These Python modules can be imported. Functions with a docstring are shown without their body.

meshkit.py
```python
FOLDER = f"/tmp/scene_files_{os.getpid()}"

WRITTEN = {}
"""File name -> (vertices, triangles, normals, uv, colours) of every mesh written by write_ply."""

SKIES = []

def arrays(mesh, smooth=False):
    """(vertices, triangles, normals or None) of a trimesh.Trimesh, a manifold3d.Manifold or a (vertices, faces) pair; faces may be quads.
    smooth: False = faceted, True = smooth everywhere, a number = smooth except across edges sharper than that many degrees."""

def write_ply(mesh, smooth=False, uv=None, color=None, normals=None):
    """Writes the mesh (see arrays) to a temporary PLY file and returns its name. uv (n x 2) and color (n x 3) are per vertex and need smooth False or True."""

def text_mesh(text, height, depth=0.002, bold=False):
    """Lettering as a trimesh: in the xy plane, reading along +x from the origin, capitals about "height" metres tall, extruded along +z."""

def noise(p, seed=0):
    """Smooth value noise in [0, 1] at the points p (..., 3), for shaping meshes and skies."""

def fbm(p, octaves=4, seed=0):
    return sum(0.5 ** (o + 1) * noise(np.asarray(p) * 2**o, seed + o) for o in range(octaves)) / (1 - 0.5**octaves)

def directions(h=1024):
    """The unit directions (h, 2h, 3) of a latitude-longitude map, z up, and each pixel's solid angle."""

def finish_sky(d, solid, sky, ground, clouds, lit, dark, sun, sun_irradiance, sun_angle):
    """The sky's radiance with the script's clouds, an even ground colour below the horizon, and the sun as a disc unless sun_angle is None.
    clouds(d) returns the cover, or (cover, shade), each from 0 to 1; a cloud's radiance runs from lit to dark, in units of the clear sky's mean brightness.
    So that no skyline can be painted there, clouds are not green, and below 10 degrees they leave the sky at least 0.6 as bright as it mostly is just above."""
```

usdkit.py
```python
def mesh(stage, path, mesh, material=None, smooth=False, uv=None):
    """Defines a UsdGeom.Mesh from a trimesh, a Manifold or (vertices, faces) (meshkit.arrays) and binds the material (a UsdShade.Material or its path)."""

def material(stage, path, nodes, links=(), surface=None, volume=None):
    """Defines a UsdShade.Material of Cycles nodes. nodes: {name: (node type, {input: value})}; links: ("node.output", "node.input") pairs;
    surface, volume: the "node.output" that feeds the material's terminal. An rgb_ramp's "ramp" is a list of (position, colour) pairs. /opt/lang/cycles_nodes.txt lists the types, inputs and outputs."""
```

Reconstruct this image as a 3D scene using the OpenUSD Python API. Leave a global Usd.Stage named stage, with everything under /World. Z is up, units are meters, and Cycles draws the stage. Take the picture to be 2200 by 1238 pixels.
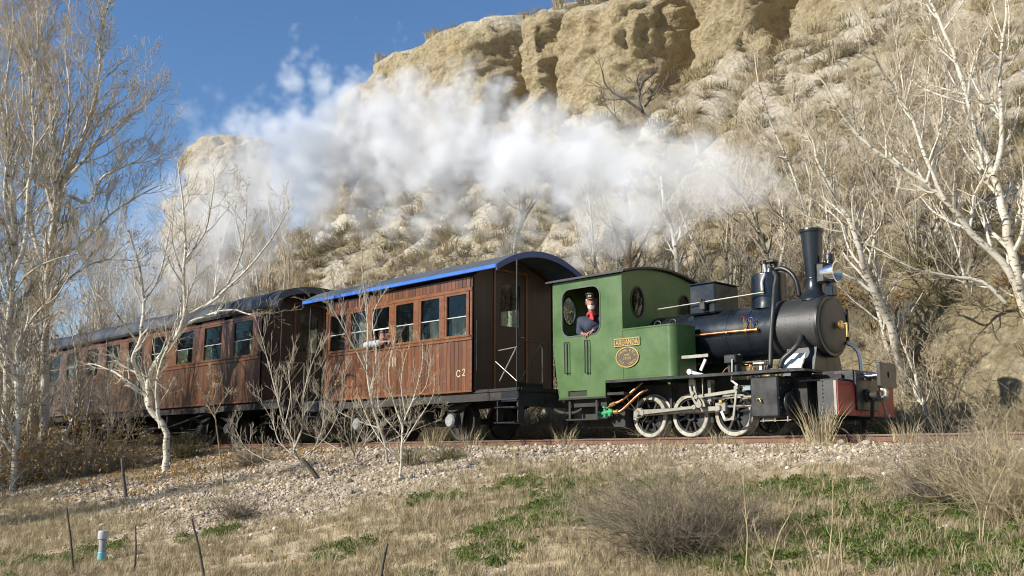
import math, random
import numpy as np
import trimesh, manifold3d
from scipy.spatial import ConvexHull
from shapely.geometry import Polygon, Point, box as sbox
from shapely import affinity
import usdkit, meshkit
from pxr import Usd, UsdGeom, UsdLux, UsdShade, Sdf, Gf, Vt

stage = Usd.Stage.CreateInMemory()
UsdGeom.SetStageUpAxis(stage, 'Z')
UsdGeom.SetStageMetersPerUnit(stage, 1.0)
UsdGeom.Xform.Define(stage, '/World')
UsdGeom.Scope.Define(stage, '/World/Looks')

# ------------------------------------------------------------------ camera, sky, sun, exposure
CW, CH, CF = 2200.0, 1238.0, 2150.0
YAW, PITCH = math.radians(44.44), math.radians(9.518)
EYE = np.array([0.0, -12.98, -0.27])
FWD = np.array([-math.cos(YAW) * math.cos(PITCH), math.sin(YAW) * math.cos(PITCH), math.sin(PITCH)])
RGT = np.cross(FWD, [0, 0, 1.0]); RGT /= np.linalg.norm(RGT)
UPV = np.cross(RGT, FWD)
EXPOSURE = 0.95
SUN_INT, SKY_STR = 1.18, 0.076
SUN_EL = math.radians(27.0)
SUN_AZ = np.array([-0.30, -0.954]); SUN_AZ /= np.linalg.norm(SUN_AZ)
SUN_DIR = np.array([SUN_AZ[0] * math.cos(SUN_EL), SUN_AZ[1] * math.cos(SUN_EL), math.sin(SUN_EL)])   # towards the sun

cam = UsdGeom.Camera.Define(stage, '/World/camera')
cam.CreateHorizontalApertureAttr(36.0)
cam.CreateVerticalApertureAttr(36.0 * 576 / 1024)
cam.CreateFocalLengthAttr(36.0 * CF / CW)
cam.CreateClippingRangeAttr(Gf.Vec2f(0.1, 5000))
cam.CreateExposureAttr(EXPOSURE)
m = np.eye(4); m[0, :3], m[1, :3], m[2, :3], m[3, :3] = RGT, UPV, -FWD, EYE
cam.AddTransformOp().Set(Gf.Matrix4d(*m.ravel().tolist()))

def material(name, nodes, links, surface=None, volume=None):
    return usdkit.material(stage, '/World/Looks/' + name, nodes, links, surface=surface, volume=volume)

sky_mat = material('sky', {'sky': ('sky_texture', {'sky_type': 'single_scattering', 'sun_disc': False, 'sun_elevation': SUN_EL,
                                                 'sun_rotation': math.atan2(SUN_AZ[0], SUN_AZ[1]), 'altitude': 500.0, 'air_density': 1.15, 'aerosol_density': 0.3, 'ozone_density': 6.5}),
                           'bg': ('background_shader', {'strength': SKY_STR})}, [('sky.color', 'bg.color')], surface='bg.background')
dome = UsdLux.DomeLight.Define(stage, '/World/sky')
UsdShade.MaterialBindingAPI.Apply(dome.GetPrim()).Bind(sky_mat)
dome.GetPrim().SetCustomDataByKey('kind', 'structure')
sun = UsdLux.DistantLight.Define(stage, '/World/sun')
sun.CreateNormalizeAttr(True); sun.CreateIntensityAttr(SUN_INT); sun.CreateAngleAttr(0.53); sun.CreateColorAttr(Gf.Vec3f(1.0, 0.94, 0.84))
zz = SUN_DIR; xx = np.cross([0, 0, 1.0], zz); xx /= np.linalg.norm(xx); yy = np.cross(zz, xx)
m = np.eye(4); m[0, :3], m[1, :3], m[2, :3] = xx, yy, zz
sun.AddTransformOp().Set(Gf.Matrix4d(*m.ravel().tolist()))

# ------------------------------------------------------------------ measuring helpers (points of the real place on planes y = const, z = const ...)
def ray(u, v): return FWD + RGT * (u - CW / 2) / CF + UPV * (CH / 2 - v) / CF
def q(u, v, y):
    d = ray(u, v); return EYE + d * ((y - EYE[1]) / d[1])
def qx(u, v, x):
    d = ray(u, v); return EYE + d * ((x - EYE[0]) / d[0])
def qd(u, v, D): return EYE + ray(u, v) * D
def seen(P, margin=0.15):
    d = np.asarray(P, float) - EYE; z = np.maximum(d @ FWD, 1e-3)
    a, b = (d @ RGT) / z * CF / (CW / 2), (d @ UPV) / z * CF / (CH / 2)
    return (d @ FWD > 0.5) & (abs(a) < 1 + margin) & (abs(b) < 1 + margin)

# ------------------------------------------------------------------ scene helpers
USED, BASE = {}, {}
def free(parent, name):
    k = parent + '/' + name; n = USED.get(k, 0); USED[k] = n + 1
    return k if n == 0 else f'{k}_{n:03d}'
def info(p, label=None, cat=None, group=None, kind=None):
    for k, v in (('label', label), ('category', cat), ('group', group), ('kind', kind)):
        if v: p.SetCustomDataByKey(k, v)
def thing(name, label, cat, loc=(0, 0, 0), group=None, kind=None):
    path = free('/World', name); x = UsdGeom.Xform.Define(stage, path)
    x.AddTranslateOp().Set(Gf.Vec3d(*map(float, loc))); info(x.GetPrim(), label, cat, group, kind)
    BASE[path] = np.array(loc, float); return path
def part(parent, name, mesh, mat, smooth=False, label=None, kind=None, world=True):
    """one Mesh prim; vertices are given in world coordinates"""
    path = free(parent, name); v, f, n = meshkit.arrays(mesh, smooth)
    base = BASE.get(parent, np.zeros(3)) if world else np.zeros(3)
    BASE[path] = base
    put(path, v - base, f, n, mat); info(stage.GetPrimAtPath(path), label, None, None, kind); return path
def put(path, v, f, n, mat):
    msh = UsdGeom.Mesh.Define(stage, path); v = np.asarray(v, np.float32)
    msh.CreatePointsAttr(Vt.Vec3fArray.FromNumpy(np.ascontiguousarray(v)))
    msh.CreateFaceVertexCountsAttr(Vt.IntArray.FromNumpy(np.full(len(f), 3, np.int32)))
    msh.CreateFaceVertexIndicesAttr(Vt.IntArray.FromNumpy(np.ascontiguousarray(f, np.int32).ravel()))
    msh.CreateSubdivisionSchemeAttr('none')
    if n is not None:
        msh.CreateNormalsAttr(Vt.Vec3fArray.FromNumpy(np.ascontiguousarray(n, np.float32))); msh.SetNormalsInterpolation('vertex')
    UsdShade.MaterialBindingAPI.Apply(msh.GetPrim()).Bind(mat); return msh
def single(name, mesh, mat, label, cat, group=None, kind=None, smooth=False, loc=(0, 0, 0)):
    path = free('/World', name); v, f, n = meshkit.arrays(mesh, smooth)
    put(path, v - np.array(loc, float), f, n, mat)
    UsdGeom.Xformable(stage.GetPrimAtPath(path)).AddTranslateOp().Set(Gf.Vec3d(*map(float, loc)))
    info(stage.GetPrimAtPath(path), label, cat, group, kind); return path
def prototype(name):
    path = '/World/' + name; stage.CreateClassPrim(path); BASE[path] = np.zeros(3); return path
def copy_of(proto, name, label, cat, loc, rz=0.0, s=1.0, group=None, kind=None, tilt=(0, 0)):
    path = free('/World', name); x = UsdGeom.Xform.Define(stage, path); p = x.GetPrim()
    p.GetReferences().AddInternalReference(proto); p.SetInstanceable(True)
    x.AddTranslateOp().Set(Gf.Vec3d(*map(float, loc))); x.AddRotateXYZOp().Set(Gf.Vec3f(float(tilt[0]), float(tilt[1]), float(rz))); x.AddScaleOp().Set(Gf.Vec3f(*([float(s)] * 3 if np.ndim(s) == 0 else map(float, s))))
    info(p, label, cat, group, kind); return path
def scatter(name, protos, pos, rot_z, scale, idx, kind='stuff', label=None, cat=None, tilt=None):
    """a PointInstancer of uncountable stuff. protos: [(mesh, material, smooth)]"""
    path = free('/World', name); pi = UsdGeom.PointInstancer.Define(stage, path); targets = []
    for k, (mesh, mat, sm) in enumerate(protos):
        pp = f'{path}/piece' + (f'_{k:03d}' if k else ''); v, f, n = meshkit.arrays(mesh, sm); put(pp, v, f, n, mat); targets.append(pp)
    pi.CreatePrototypesRel().SetTargets([Sdf.Path(t) for t in targets])
    pi.CreatePositionsAttr(Vt.Vec3fArray.FromNumpy(np.ascontiguousarray(pos, np.float32)))
    pi.CreateProtoIndicesAttr(Vt.IntArray.FromNumpy(np.ascontiguousarray(idx, np.int32)))
    s = np.asarray(scale, np.float32); s = np.repeat(s[:, None], 3, 1) if s.ndim == 1 else s
    pi.CreateScalesAttr(Vt.Vec3fArray.FromNumpy(np.ascontiguousarray(s)))
    h = np.asarray(rot_z) / 2; qs = np.stack([np.cos(h), 0 * h, 0 * h, np.sin(h)], 1)
    if tilt is not None:
        a = np.asarray(tilt) / 2; c, sn = np.cos(a), np.sin(a)
        qs = np.stack([c * qs[:, 0], sn * qs[:, 0], -sn * qs[:, 3], c * qs[:, 3]], 1)
    pi.CreateOrientationsAttr(Vt.QuathArray([Gf.Quath(float(a), float(b), float(c_), float(d)) for a, b, c_, d in qs]))
    info(pi.GetPrim(), label, cat, None, kind); return path

# ------------------------------------------------------------------ shapes
cat_ = lambda ms: trimesh.util.concatenate([m for m in ms])
def hull(P):
    P = np.asarray(P, float); h = ConvexHull(P); f = h.simplices.copy()
    c = P[h.vertices].mean(0); n = np.cross(P[f[:, 1]] - P[f[:, 0]], P[f[:, 2]] - P[f[:, 0]]); flip = ((P[f[:, 0]] - c) * n).sum(1) < 0
    f[flip] = f[flip][:, ::-1]; return trimesh.Trimesh(P, f, process=False)
BOXF = np.array([[0,2,3],[0,3,1],[4,5,7],[4,7,6],[0,1,5],[0,5,4],[2,6,7],[2,7,3],[0,4,6],[0,6,2],[1,3,7],[1,7,5]])
def bx(x0, x1, y0, y1, z0, z1, c=0.0):
    if c <= 0:
        P = np.array([[x, y, z] for x in (x0, x1) for y in (y0, y1) for z in (z0, z1)], float)
        return trimesh.Trimesh(P, BOXF, process=False)
    c = min(c, .45 * min(x1 - x0, y1 - y0, z1 - z0)); P = []
    for x, sx in ((x0, 1), (x1, -1)):
        for y, sy in ((y0, 1), (y1, -1)):
            for z, sz in ((z0, 1), (z1, -1)):
                P += [[x + sx * c, y + sy * c, z], [x + sx * c, y, z + sz * c], [x, y + sy * c, z + sz * c]]
    return hull(P)
def frame_of(d):
    d = np.asarray(d, float); d = d / np.linalg.norm(d); a = np.cross(d, [0, 0, 1.0] if abs(d[2]) < .9 else [1.0, 0, 0]); a /= np.linalg.norm(a); return a, np.cross(d, a), d
def cyl(p0, p1, r0, r1=None, n=20, caps=True):
    return tube([p0, p1], [r0, r0 if r1 is None else r1], n, caps)
def tube(P, r, n=10, caps=True):
    P = np.asarray(P, float); r = np.broadcast_to(np.asarray(r, float), (len(P),)); T = np.gradient(P, axis=0); T /= np.linalg.norm(T, axis=1, keepdims=True) + 1e-12
    a, _, _ = frame_of(T[0]); A = []
    for t in T:
        a = a - t * (a @ t); a /= np.linalg.norm(a) + 1e-12; A.append(a)
    A = np.array(A); B = np.cross(T, A); an = np.arange(n) * 2 * np.pi / n
    v = P[:, None] + r[:, None, None] * (np.cos(an)[None, :, None] * A[:, None] + np.sin(an)[None, :, None] * B[:, None]); v = v.reshape(-1, 3)
    i, j = np.meshgrid(np.arange(len(P) - 1), np.arange(n), indexing='ij'); k = (j + 1) % n
    f = np.stack([i * n + j, i * n + k, (i + 1) * n + k, (i + 1) * n + j], -1).reshape(-1, 4); f = np.vstack([f[:, [0, 1, 2]], f[:, [0, 2, 3]]])
    if caps:
        m = len(v); v = np.vstack([v, P[0], P[-1]]); j = np.arange(n); k = (j + 1) % n; o = (len(P) - 1) * n
        f = np.vstack([f, np.stack([0 * j + m, k, j], 1), np.stack([0 * j + m + 1, o + j, o + k], 1)])
    return trimesh.Trimesh(v, f, process=False)
def bend(P, n=6):
    """a smooth curve through the points (Catmull-Rom)"""
    P = np.asarray(P, float); Q = np.vstack([2 * P[0] - P[1], P, 2 * P[-1] - P[-2]]); out = []
    for i in range(1, len(Q) - 2):
        for t in np.linspace(0, 1, n, endpoint=False):
            out.append(.5 * (2 * Q[i] + (Q[i + 1] - Q[i - 1]) * t + (2 * Q[i - 1] - 5 * Q[i] + 4 * Q[i + 1] - Q[i + 2]) * t * t + (3 * Q[i] - Q[i - 1] - 3 * Q[i + 1] + Q[i + 2]) * t ** 3))
    return np.array(out + [P[-1]])
def lathe(prof, c, axis='z', n=32):
    """prof: [(radius, height along the axis)]"""
    prof = np.array(prof, float); an = np.arange(n) * 2 * np.pi / n
    R, Hh = prof[:, 0][:, None], np.broadcast_to(prof[:, 1][:, None], (len(prof), n)); a, b = R * np.cos(an), R * np.sin(an)
    v = np.stack({'z': [a, b, Hh], 'x': [Hh, a, b], 'y': [b, Hh, a]}[axis], -1).reshape(-1, 3) + np.asarray(c, float)
    i, j = np.meshgrid(np.arange(len(prof) - 1), np.arange(n), indexing='ij'); k = (j + 1) % n
    f = np.stack([i * n + j, i * n + k, (i + 1) * n + k, (i + 1) * n + j], -1).reshape(-1, 4)
    return trimesh.Trimesh(v, np.vstack([f[:, [0, 1, 2]], f[:, [0, 2, 3]]]), process=False)
def ring(c, R, r, axis='y', n=32, k=8):
    t = np.linspace(0, 2 * np.pi, k + 1); return lathe([(R + r * math.cos(a), r * math.sin(a)) for a in t], c, axis, n)
def plate(poly, t, plane, at):
    """extrudes a shapely polygon; plane 'xz': standing at y = at .. at + t, 'yz': at x = at .. at + t, 'xy': at z = at .. at + t"""
    g = getattr(poly, 'geoms', [poly]); m_ = cat_([trimesh.creation.extrude_polygon(p, t, engine='earcut') for p in g]); v = m_.vertices
    v = {'xz': np.stack([v[:, 0], at + v[:, 2], v[:, 1]], 1), 'yz': np.stack([at + v[:, 2], v[:, 0], v[:, 1]], 1), 'xy': np.stack([v[:, 0], v[:, 1], at + v[:, 2]], 1)}[plane]
    f = m_.faces[:, ::-1] if plane == 'xz' else m_.faces
    return trimesh.Trimesh(v, f, process=False)
def rrect(x0, x1, z0, z1, r): return sbox(x0 + r, z0 + r, x1 - r, z1 - r).buffer(r, quad_segs=6)
def bar(p0, p1, w, t, up=(0, 0, 1)):
    """flat bar from p0 to p1: w measured across in the plane of up, t thick"""
    p0, p1, up = map(lambda x: np.asarray(x, float), (p0, p1, up)); d = p1 - p0; d /= np.linalg.norm(d); s = np.cross(d, up); s /= np.linalg.norm(s); u = np.cross(s, d)
    c = .2 * min(w, t)
    return hull([p + u * a + s * b for p in (p0, p1) for a, b in [(sa * (w / 2 - ca), sb * (t / 2 - cb)) for sa in (-1, 1) for sb in (-1, 1) for ca, cb in ((0, c), (c, 0))]])
def tubes(polys, sides):
    """many polylines [(points, radii)] as one mesh of open tubes, fast"""
    by = {}
    for P, r in polys: by.setdefault(len(P), []).append((P, r))
    V, Fc, off = [], [], 0; an = np.arange(sides) * 2 * np.pi / sides
    for n, L in by.items():
        P = np.array([p for p, _ in L]); r = np.array([x for _, x in L]); T = np.gradient(P, axis=1); T /= np.linalg.norm(T, axis=2, keepdims=True) + 1e-12
        D = P[:, -1] - P[:, 0]; D /= np.linalg.norm(D, axis=1, keepdims=True) + 1e-12
        ref = np.where(np.abs(D[:, 2:3]) < .8, np.array([[0, 0, 1.0]]), np.array([[1.0, 0, 0]]))[:, None]; A = np.cross(T, ref); A /= np.linalg.norm(A, axis=2, keepdims=True) + 1e-12; B = np.cross(T, A)
        v = P[:, :, None] + r[:, :, None, None] * (np.cos(an)[:, None] * A[:, :, None] + np.sin(an)[:, None] * B[:, :, None]); V.append(v.reshape(-1, 3))
        m_, i, j = np.meshgrid(np.arange(len(L)), np.arange(n - 1), np.arange(sides), indexing='ij'); k = (j + 1) % sides; o = off + m_ * n * sides
        f = np.stack([o + i * sides + j, o + i * sides + k, o + (i + 1) * sides + k, o + (i + 1) * sides + j], -1).reshape(-1, 4); Fc += [f[:, [0, 1, 2]], f[:, [0, 2, 3]]]; off += len(v.reshape(-1, 3))
    return trimesh.Trimesh(np.vstack(V), np.vstack(Fc), process=False)

# ------------------------------------------------------------------ materials
def surf(name, c1, c2=None, rough=0.6, metal=0.0, scale=4.0, stretch=(1, 1, 1), ramp=(.35, .65), bump=0.0, bscale=None, rand=0.0, spec=0.5, coat=0.0, detail=5.0, space='geometry.position', bdist=0.02, rvar=0.0):
    c2 = c1 if c2 is None else c2
    nd = {'geometry': ('geometry', {}), 'texture_coordinate': ('texture_coordinate', {}), 'mp': ('mapping', {'scale': stretch}), 'n': ('noise_texture', {'scale': scale, 'detail': detail, 'roughness': .6}),
          'r': ('rgb_ramp', {'ramp': [(0, c1), (ramp[0], c1), (ramp[1], c2), (1, c2)]}), 'p': ('principled_bsdf', {'roughness': rough, 'metallic': metal, 'specular_ior_level': spec, 'coat_weight': coat})}
    ln = [(space, 'mp.vector'), ('mp.vector', 'n.vector'), ('n.fac', 'r.fac')]; col = 'r.color'
    if rand:
        nd['oi'] = ('object_info', {}); nd['mr'] = ('map_range', {'from_min': 0, 'from_max': 1, 'to_min': 1 - rand, 'to_max': 1 + rand}); nd['hs'] = ('hsv', {'hue': .5, 'saturation': 1.0, 'fac': 1.0})
        ln += [('oi.random', 'mr.value'), ('mr.result', 'hs.value'), (col, 'hs.color')]; col = 'hs.color'
    if rvar:
        nd['rv'] = ('map_range', {'from_min': .3, 'from_max': .7, 'to_min': rough - rvar, 'to_max': rough + rvar}); ln += [('n.fac', 'rv.value'), ('rv.result', 'p.roughness')]
    ln.append((col, 'p.base_color'))
    if bump:
        nd['bn'] = ('noise_texture', {'scale': bscale or scale * 4, 'detail': 4.0}); nd['b'] = ('bump', {'strength': bump, 'distance': bdist}); ln += [('mp.vector', 'bn.vector'), ('bn.fac', 'b.height'), ('b.normal', 'p.normal')]
    return material(name, nd, ln, surface='p.BSDF')

M = {}
M['green'] = surf('green_paint', (.038, .080, .020), (.053, .100, .028), .36, scale=2.2, rvar=.1, bump=.05, bscale=14)
M['black'] = surf('black_paint', (.006, .0065, .007), (.014, .014, .0135), .38, scale=5, rvar=.12)
M['boiler'] = surf('boiler_black', (.006, .009, .013), (.011, .014, .018), .24, scale=3, rvar=.08)
M['soot'] = surf('smokebox_black', (.014, .014, .0145), (.026, .0255, .025), .5, scale=6, bump=.08, bscale=40)
M['dark'] = surf('underframe_dirt', (.007, .0065, .006), (.020, .017, .014), .75, scale=6)
M['cabroof'] = surf('cab_roof_black', (.010, .011, .012), (.02, .022, .022), .45, scale=5)
M['cabin'] = surf('cab_interior', (.02, .022, .02), (.035, .035, .032), .6, scale=4)
M['red'] = surf('red_paint', (.22, .016, .015), (.15, .012, .011), .48, scale=5)
M['steel'] = surf('bright_steel', (.31, .295, .25), (.17, .16, .13), .42, metal=.45, scale=9, rvar=.1)
M['tyre'] = surf('white_tyre', (.31, .29, .235), (.13, .115, .09), .5, scale=9, ramp=(.40, .66))
M['chrome'] = surf('polished_steel', (.75, .76, .78), (.6, .6, .62), .14, metal=1.0, scale=8)
M['brass'] = surf('brass', (.75, .52, .20), (.55, .36, .13), .28, metal=.9, scale=14)
M['copper'] = surf('copper', (.62, .30, .16), (.38, .17, .09), .35, metal=.9, scale=14)
M['plate'] = surf('plate_ground', (.03, .024, .014), (.05, .04, .02), .5, scale=20)
M['vgreen'] = surf('valve_green', (.03, .22, .09), (.04, .28, .12), .35)
M['blueknob'] = surf('blue_enamel', (.02, .05, .2), None, .3)
M['silver'] = surf('silver_paint', (.55, .56, .56), (.42, .42, .4), .35, metal=.4, scale=10)
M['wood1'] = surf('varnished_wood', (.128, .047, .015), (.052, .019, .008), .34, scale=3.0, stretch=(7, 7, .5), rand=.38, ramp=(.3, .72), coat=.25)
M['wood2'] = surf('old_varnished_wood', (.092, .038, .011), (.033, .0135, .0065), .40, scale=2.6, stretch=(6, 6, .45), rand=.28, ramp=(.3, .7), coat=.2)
M['trim1'] = surf('wood_trim', (.16, .060, .018), (.09, .032, .011), .33, scale=5, stretch=(1.2, 4, 3), coat=.25)
M['trim2'] = surf('old_wood_trim', (.115, .045, .014), (.062, .024, .009), .38, scale=5, stretch=(1.2, 4, 3), coat=.15)
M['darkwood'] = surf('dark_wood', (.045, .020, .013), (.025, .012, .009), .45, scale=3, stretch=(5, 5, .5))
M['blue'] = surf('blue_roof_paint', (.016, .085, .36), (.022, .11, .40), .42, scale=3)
M['blueshade'] = surf('shaded_blue_roof_end', (.008, .030, .10), (.012, .038, .12), .45, scale=3)  # the roof blue darkened: shade on the end arcs put into the colour
M['blueroof'] = surf('roof_top_dusty_blue', (.030, .042, .060), (.05, .062, .078), .6, scale=3)
M['tar'] = surf('dark_canvas_roof', (.020, .023, .028), (.045, .050, .056), .55, scale=2.0, bump=.25, bscale=5)
M['cream'] = surf('cream_lettering', (.46, .41, .26), (.36, .31, .19), .6)
M['rail'] = surf('rusty_rail', (.13, .060, .032), (.075, .038, .024), .7, scale=7, bump=.15, bscale=30)
M['railtop'] = surf('worn_rail_head', (.45, .41, .37), (.30, .25, .21), .3, metal=.8, scale=6)
M['sleeper'] = surf('weathered_sleeper', (.13, .10, .075), (.07, .055, .042), .85, scale=5, stretch=(1, .2, 1), bump=.3)
M['skin'] = surf('skin', (.29, .155, .105), (.23, .115, .075), .55, scale=12)
M['trimsteel'] = surf('dull_trim', (.10, .10, .095), (.06, .06, .06), .4, metal=.4)
M['navy'] = surf('navy_cloth', (.013, .018, .036), (.022, .029, .054), .85, scale=9, bump=.2)
M['redcloth'] = surf('red_scarf', (.36, .022, .024), (.28, .016, .018), .75, scale=12)
M['capblack'] = surf('cap_cloth', (.012, .012, .014), None, .5)
M['grey'] = surf('grey_knit', (.30, .32, .33), (.24, .26, .27), .85, scale=30, bump=.3)
M['hair_dark'] = surf('dark_hair', (.018, .013, .010), None, .5)
M['hair_grey'] = surf('grey_beard', (.42, .40, .38), (.33, .31, .29), .7, scale=40)
M['pipegrey'] = surf('weathered_pipe', (.24, .25, .245), (.15, .155, .15), .6, scale=20)
M['seat'] = surf('seat_wood', (.16, .07, .03), (.10, .04, .02), .5)
M['white'] = surf('white_cloth', (.62, .60, .56), None, .8)
M['glass'] = material('window_glass', {'fr': ('fresnel', {'IOR': 1.62}), 'geometry': ('geometry', {}), 'front': ('math', {'math_type': 'subtract', 'value1': 1.0}), 'ff': ('math', {'math_type': 'multiply'}), 't': ('transparent_bsdf', {'color': (.80, .86, .84)}), 'g': ('glossy_bsdf', {'roughness': .015, 'color': (.95, .97, 1.0)}), 'm': ('mix_closure', {})},
                    [('geometry.backfacing', 'front.value2'), ('front.value', 'ff.value1'), ('fr.fac', 'ff.value2'), ('ff.value', 'm.fac'), ('t.BSDF', 'm.closure1'), ('g.BSDF', 'm.closure2')], surface='m.closure')
M['lens'] = material('lamp_glass', {'fr': ('fresnel', {'IOR': 1.8}), 'geometry': ('geometry', {}), 'front': ('math', {'math_type': 'subtract', 'value1': 1.0}), 'ff': ('math', {'math_type': 'multiply'}), 't': ('transparent_bsdf', {'color': (.86, .88, .82)}), 'g': ('glossy_bsdf', {'roughness': .03}), 'm': ('mix_closure', {})},
                    [('geometry.backfacing', 'front.value2'), ('front.value', 'ff.value1'), ('fr.fac', 'ff.value2'), ('ff.value', 'm.fac'), ('t.BSDF', 'm.closure1'), ('g.BSDF', 'm.closure2')], surface='m.closure')
# bark, twigs, leaves, grasses
def bark(name, pale, dark, s=1.0):
    return material(name, {'geometry': ('geometry', {}), 'mp': ('mapping', {'scale': (1, 1, 2.6)}), 'n': ('noise_texture', {'scale': 9 * s, 'detail': 5.0, 'roughness': .65}), 'n2': ('noise_texture', {'scale': 2.2 * s, 'detail': 3.0}),
                           'r': ('rgb_ramp', {'ramp': [(0, dark), (.385, dark), (.46, pale), (1, pale)]}), 'r2': ('rgb_ramp', {'ramp': [(0, (.55, .50, .42)), (.4, (.8, .77, .7)), (.6, (1, 1, 1)), (1, (1, 1, 1))]}), 'mx': ('mix', {'mix_type': 'multiply', 'fac': 1.0}),
                           'b': ('bump', {'strength': .35, 'distance': .01}), 'p': ('principled_bsdf', {'roughness': .7})},
                    [('geometry.position', 'mp.vector'), ('mp.vector', 'n.vector'), ('geometry.position', 'n2.vector'), ('n.fac', 'r.fac'), ('n2.fac', 'r2.fac'), ('r.color', 'mx.color1'), ('r2.color', 'mx.color2'), ('mx.color', 'p.base_color'), ('n.fac', 'b.height'), ('b.normal', 'p.normal')], surface='p.BSDF')
M['bark'] = bark('white_bark', (.50, .47, .40), (.11, .095, .075))
M['bark2'] = bark('grey_bark', (.34, .305, .24), (.09, .075, .055))
M['barkdark'] = bark('dead_bark', (.075, .062, .052), (.03, .025, .021))
M['barkbrown'] = bark('brown_bark', (.25, .18, .11), (.09, .065, .045))
M['twig'] = surf('pale_twigs', (.36, .315, .235), (.235, .195, .14), .75, scale=2, rand=.15)
M['twigdark'] = surf('brown_twigs', (.34, .285, .195), (.22, .18, .12), .8, scale=2, rand=.15)
def leafmat(name, c1, c2, tr=.35, scale=3.0):
    return material(name, {'geometry': ('geometry', {}), 'n': ('noise_texture', {'scale': scale, 'detail': 3.0}), 'r': ('rgb_ramp', {'ramp': [(0, c1), (.38, c1), (.62, c2), (1, c2)]}), 'oi': ('object_info', {}),
                           'mr': ('map_range', {'from_min': 0, 'from_max': 1, 'to_min': .72, 'to_max': 1.25}), 'hs': ('hsv', {'hue': .5, 'saturation': 1.0, 'fac': 1.0}), 'ri': ('mix', {'mix_type': 'multiply', 'fac': .5}),
                           'd': ('principled_bsdf', {'roughness': .65, 'specular_ior_level': .25}), 't': ('translucent_bsdf', {}), 'm': ('mix_closure', {'fac': tr})},
                    [('geometry.position', 'n.vector'), ('n.fac', 'r.fac'), ('geometry.random_per_island', 'mr.value'), ('mr.result', 'hs.value'), ('r.color', 'hs.color'), ('hs.color', 'd.base_color'), ('hs.color', 't.color'), ('d.BSDF', 'm.closure1'), ('t.BSDF', 'm.closure2')], surface='m.closure')
M['leafbrown'] = leafmat('dry_leaves', (.40, .235, .075), (.50, .33, .125))
M['leafpale'] = leafmat('pale_dry_leaves', (.42, .33, .20), (.30, .22, .12))
M['shrubgrey'] = leafmat('dead_shrub', (.20, .168, .122), (.265, .22, .15), .15)
M['dry'] = leafmat('dry_grass', (.52, .435, .27), (.40, .325, .195), .2)
M['straw'] = leafmat('straw', (.56, .47, .29), (.45, .37, .22), .2)
M['scrub'] = leafmat('grey_scrub', (.30, .25, .175), (.38, .315, .21), .2)
M['herb'] = leafmat('green_herbs', (.105, .168, .028), (.18, .225, .055), .3)
M['bushgreen'] = leafmat('olive_bush', (.185, .165, .075), (.27, .235, .12), .25)
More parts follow.
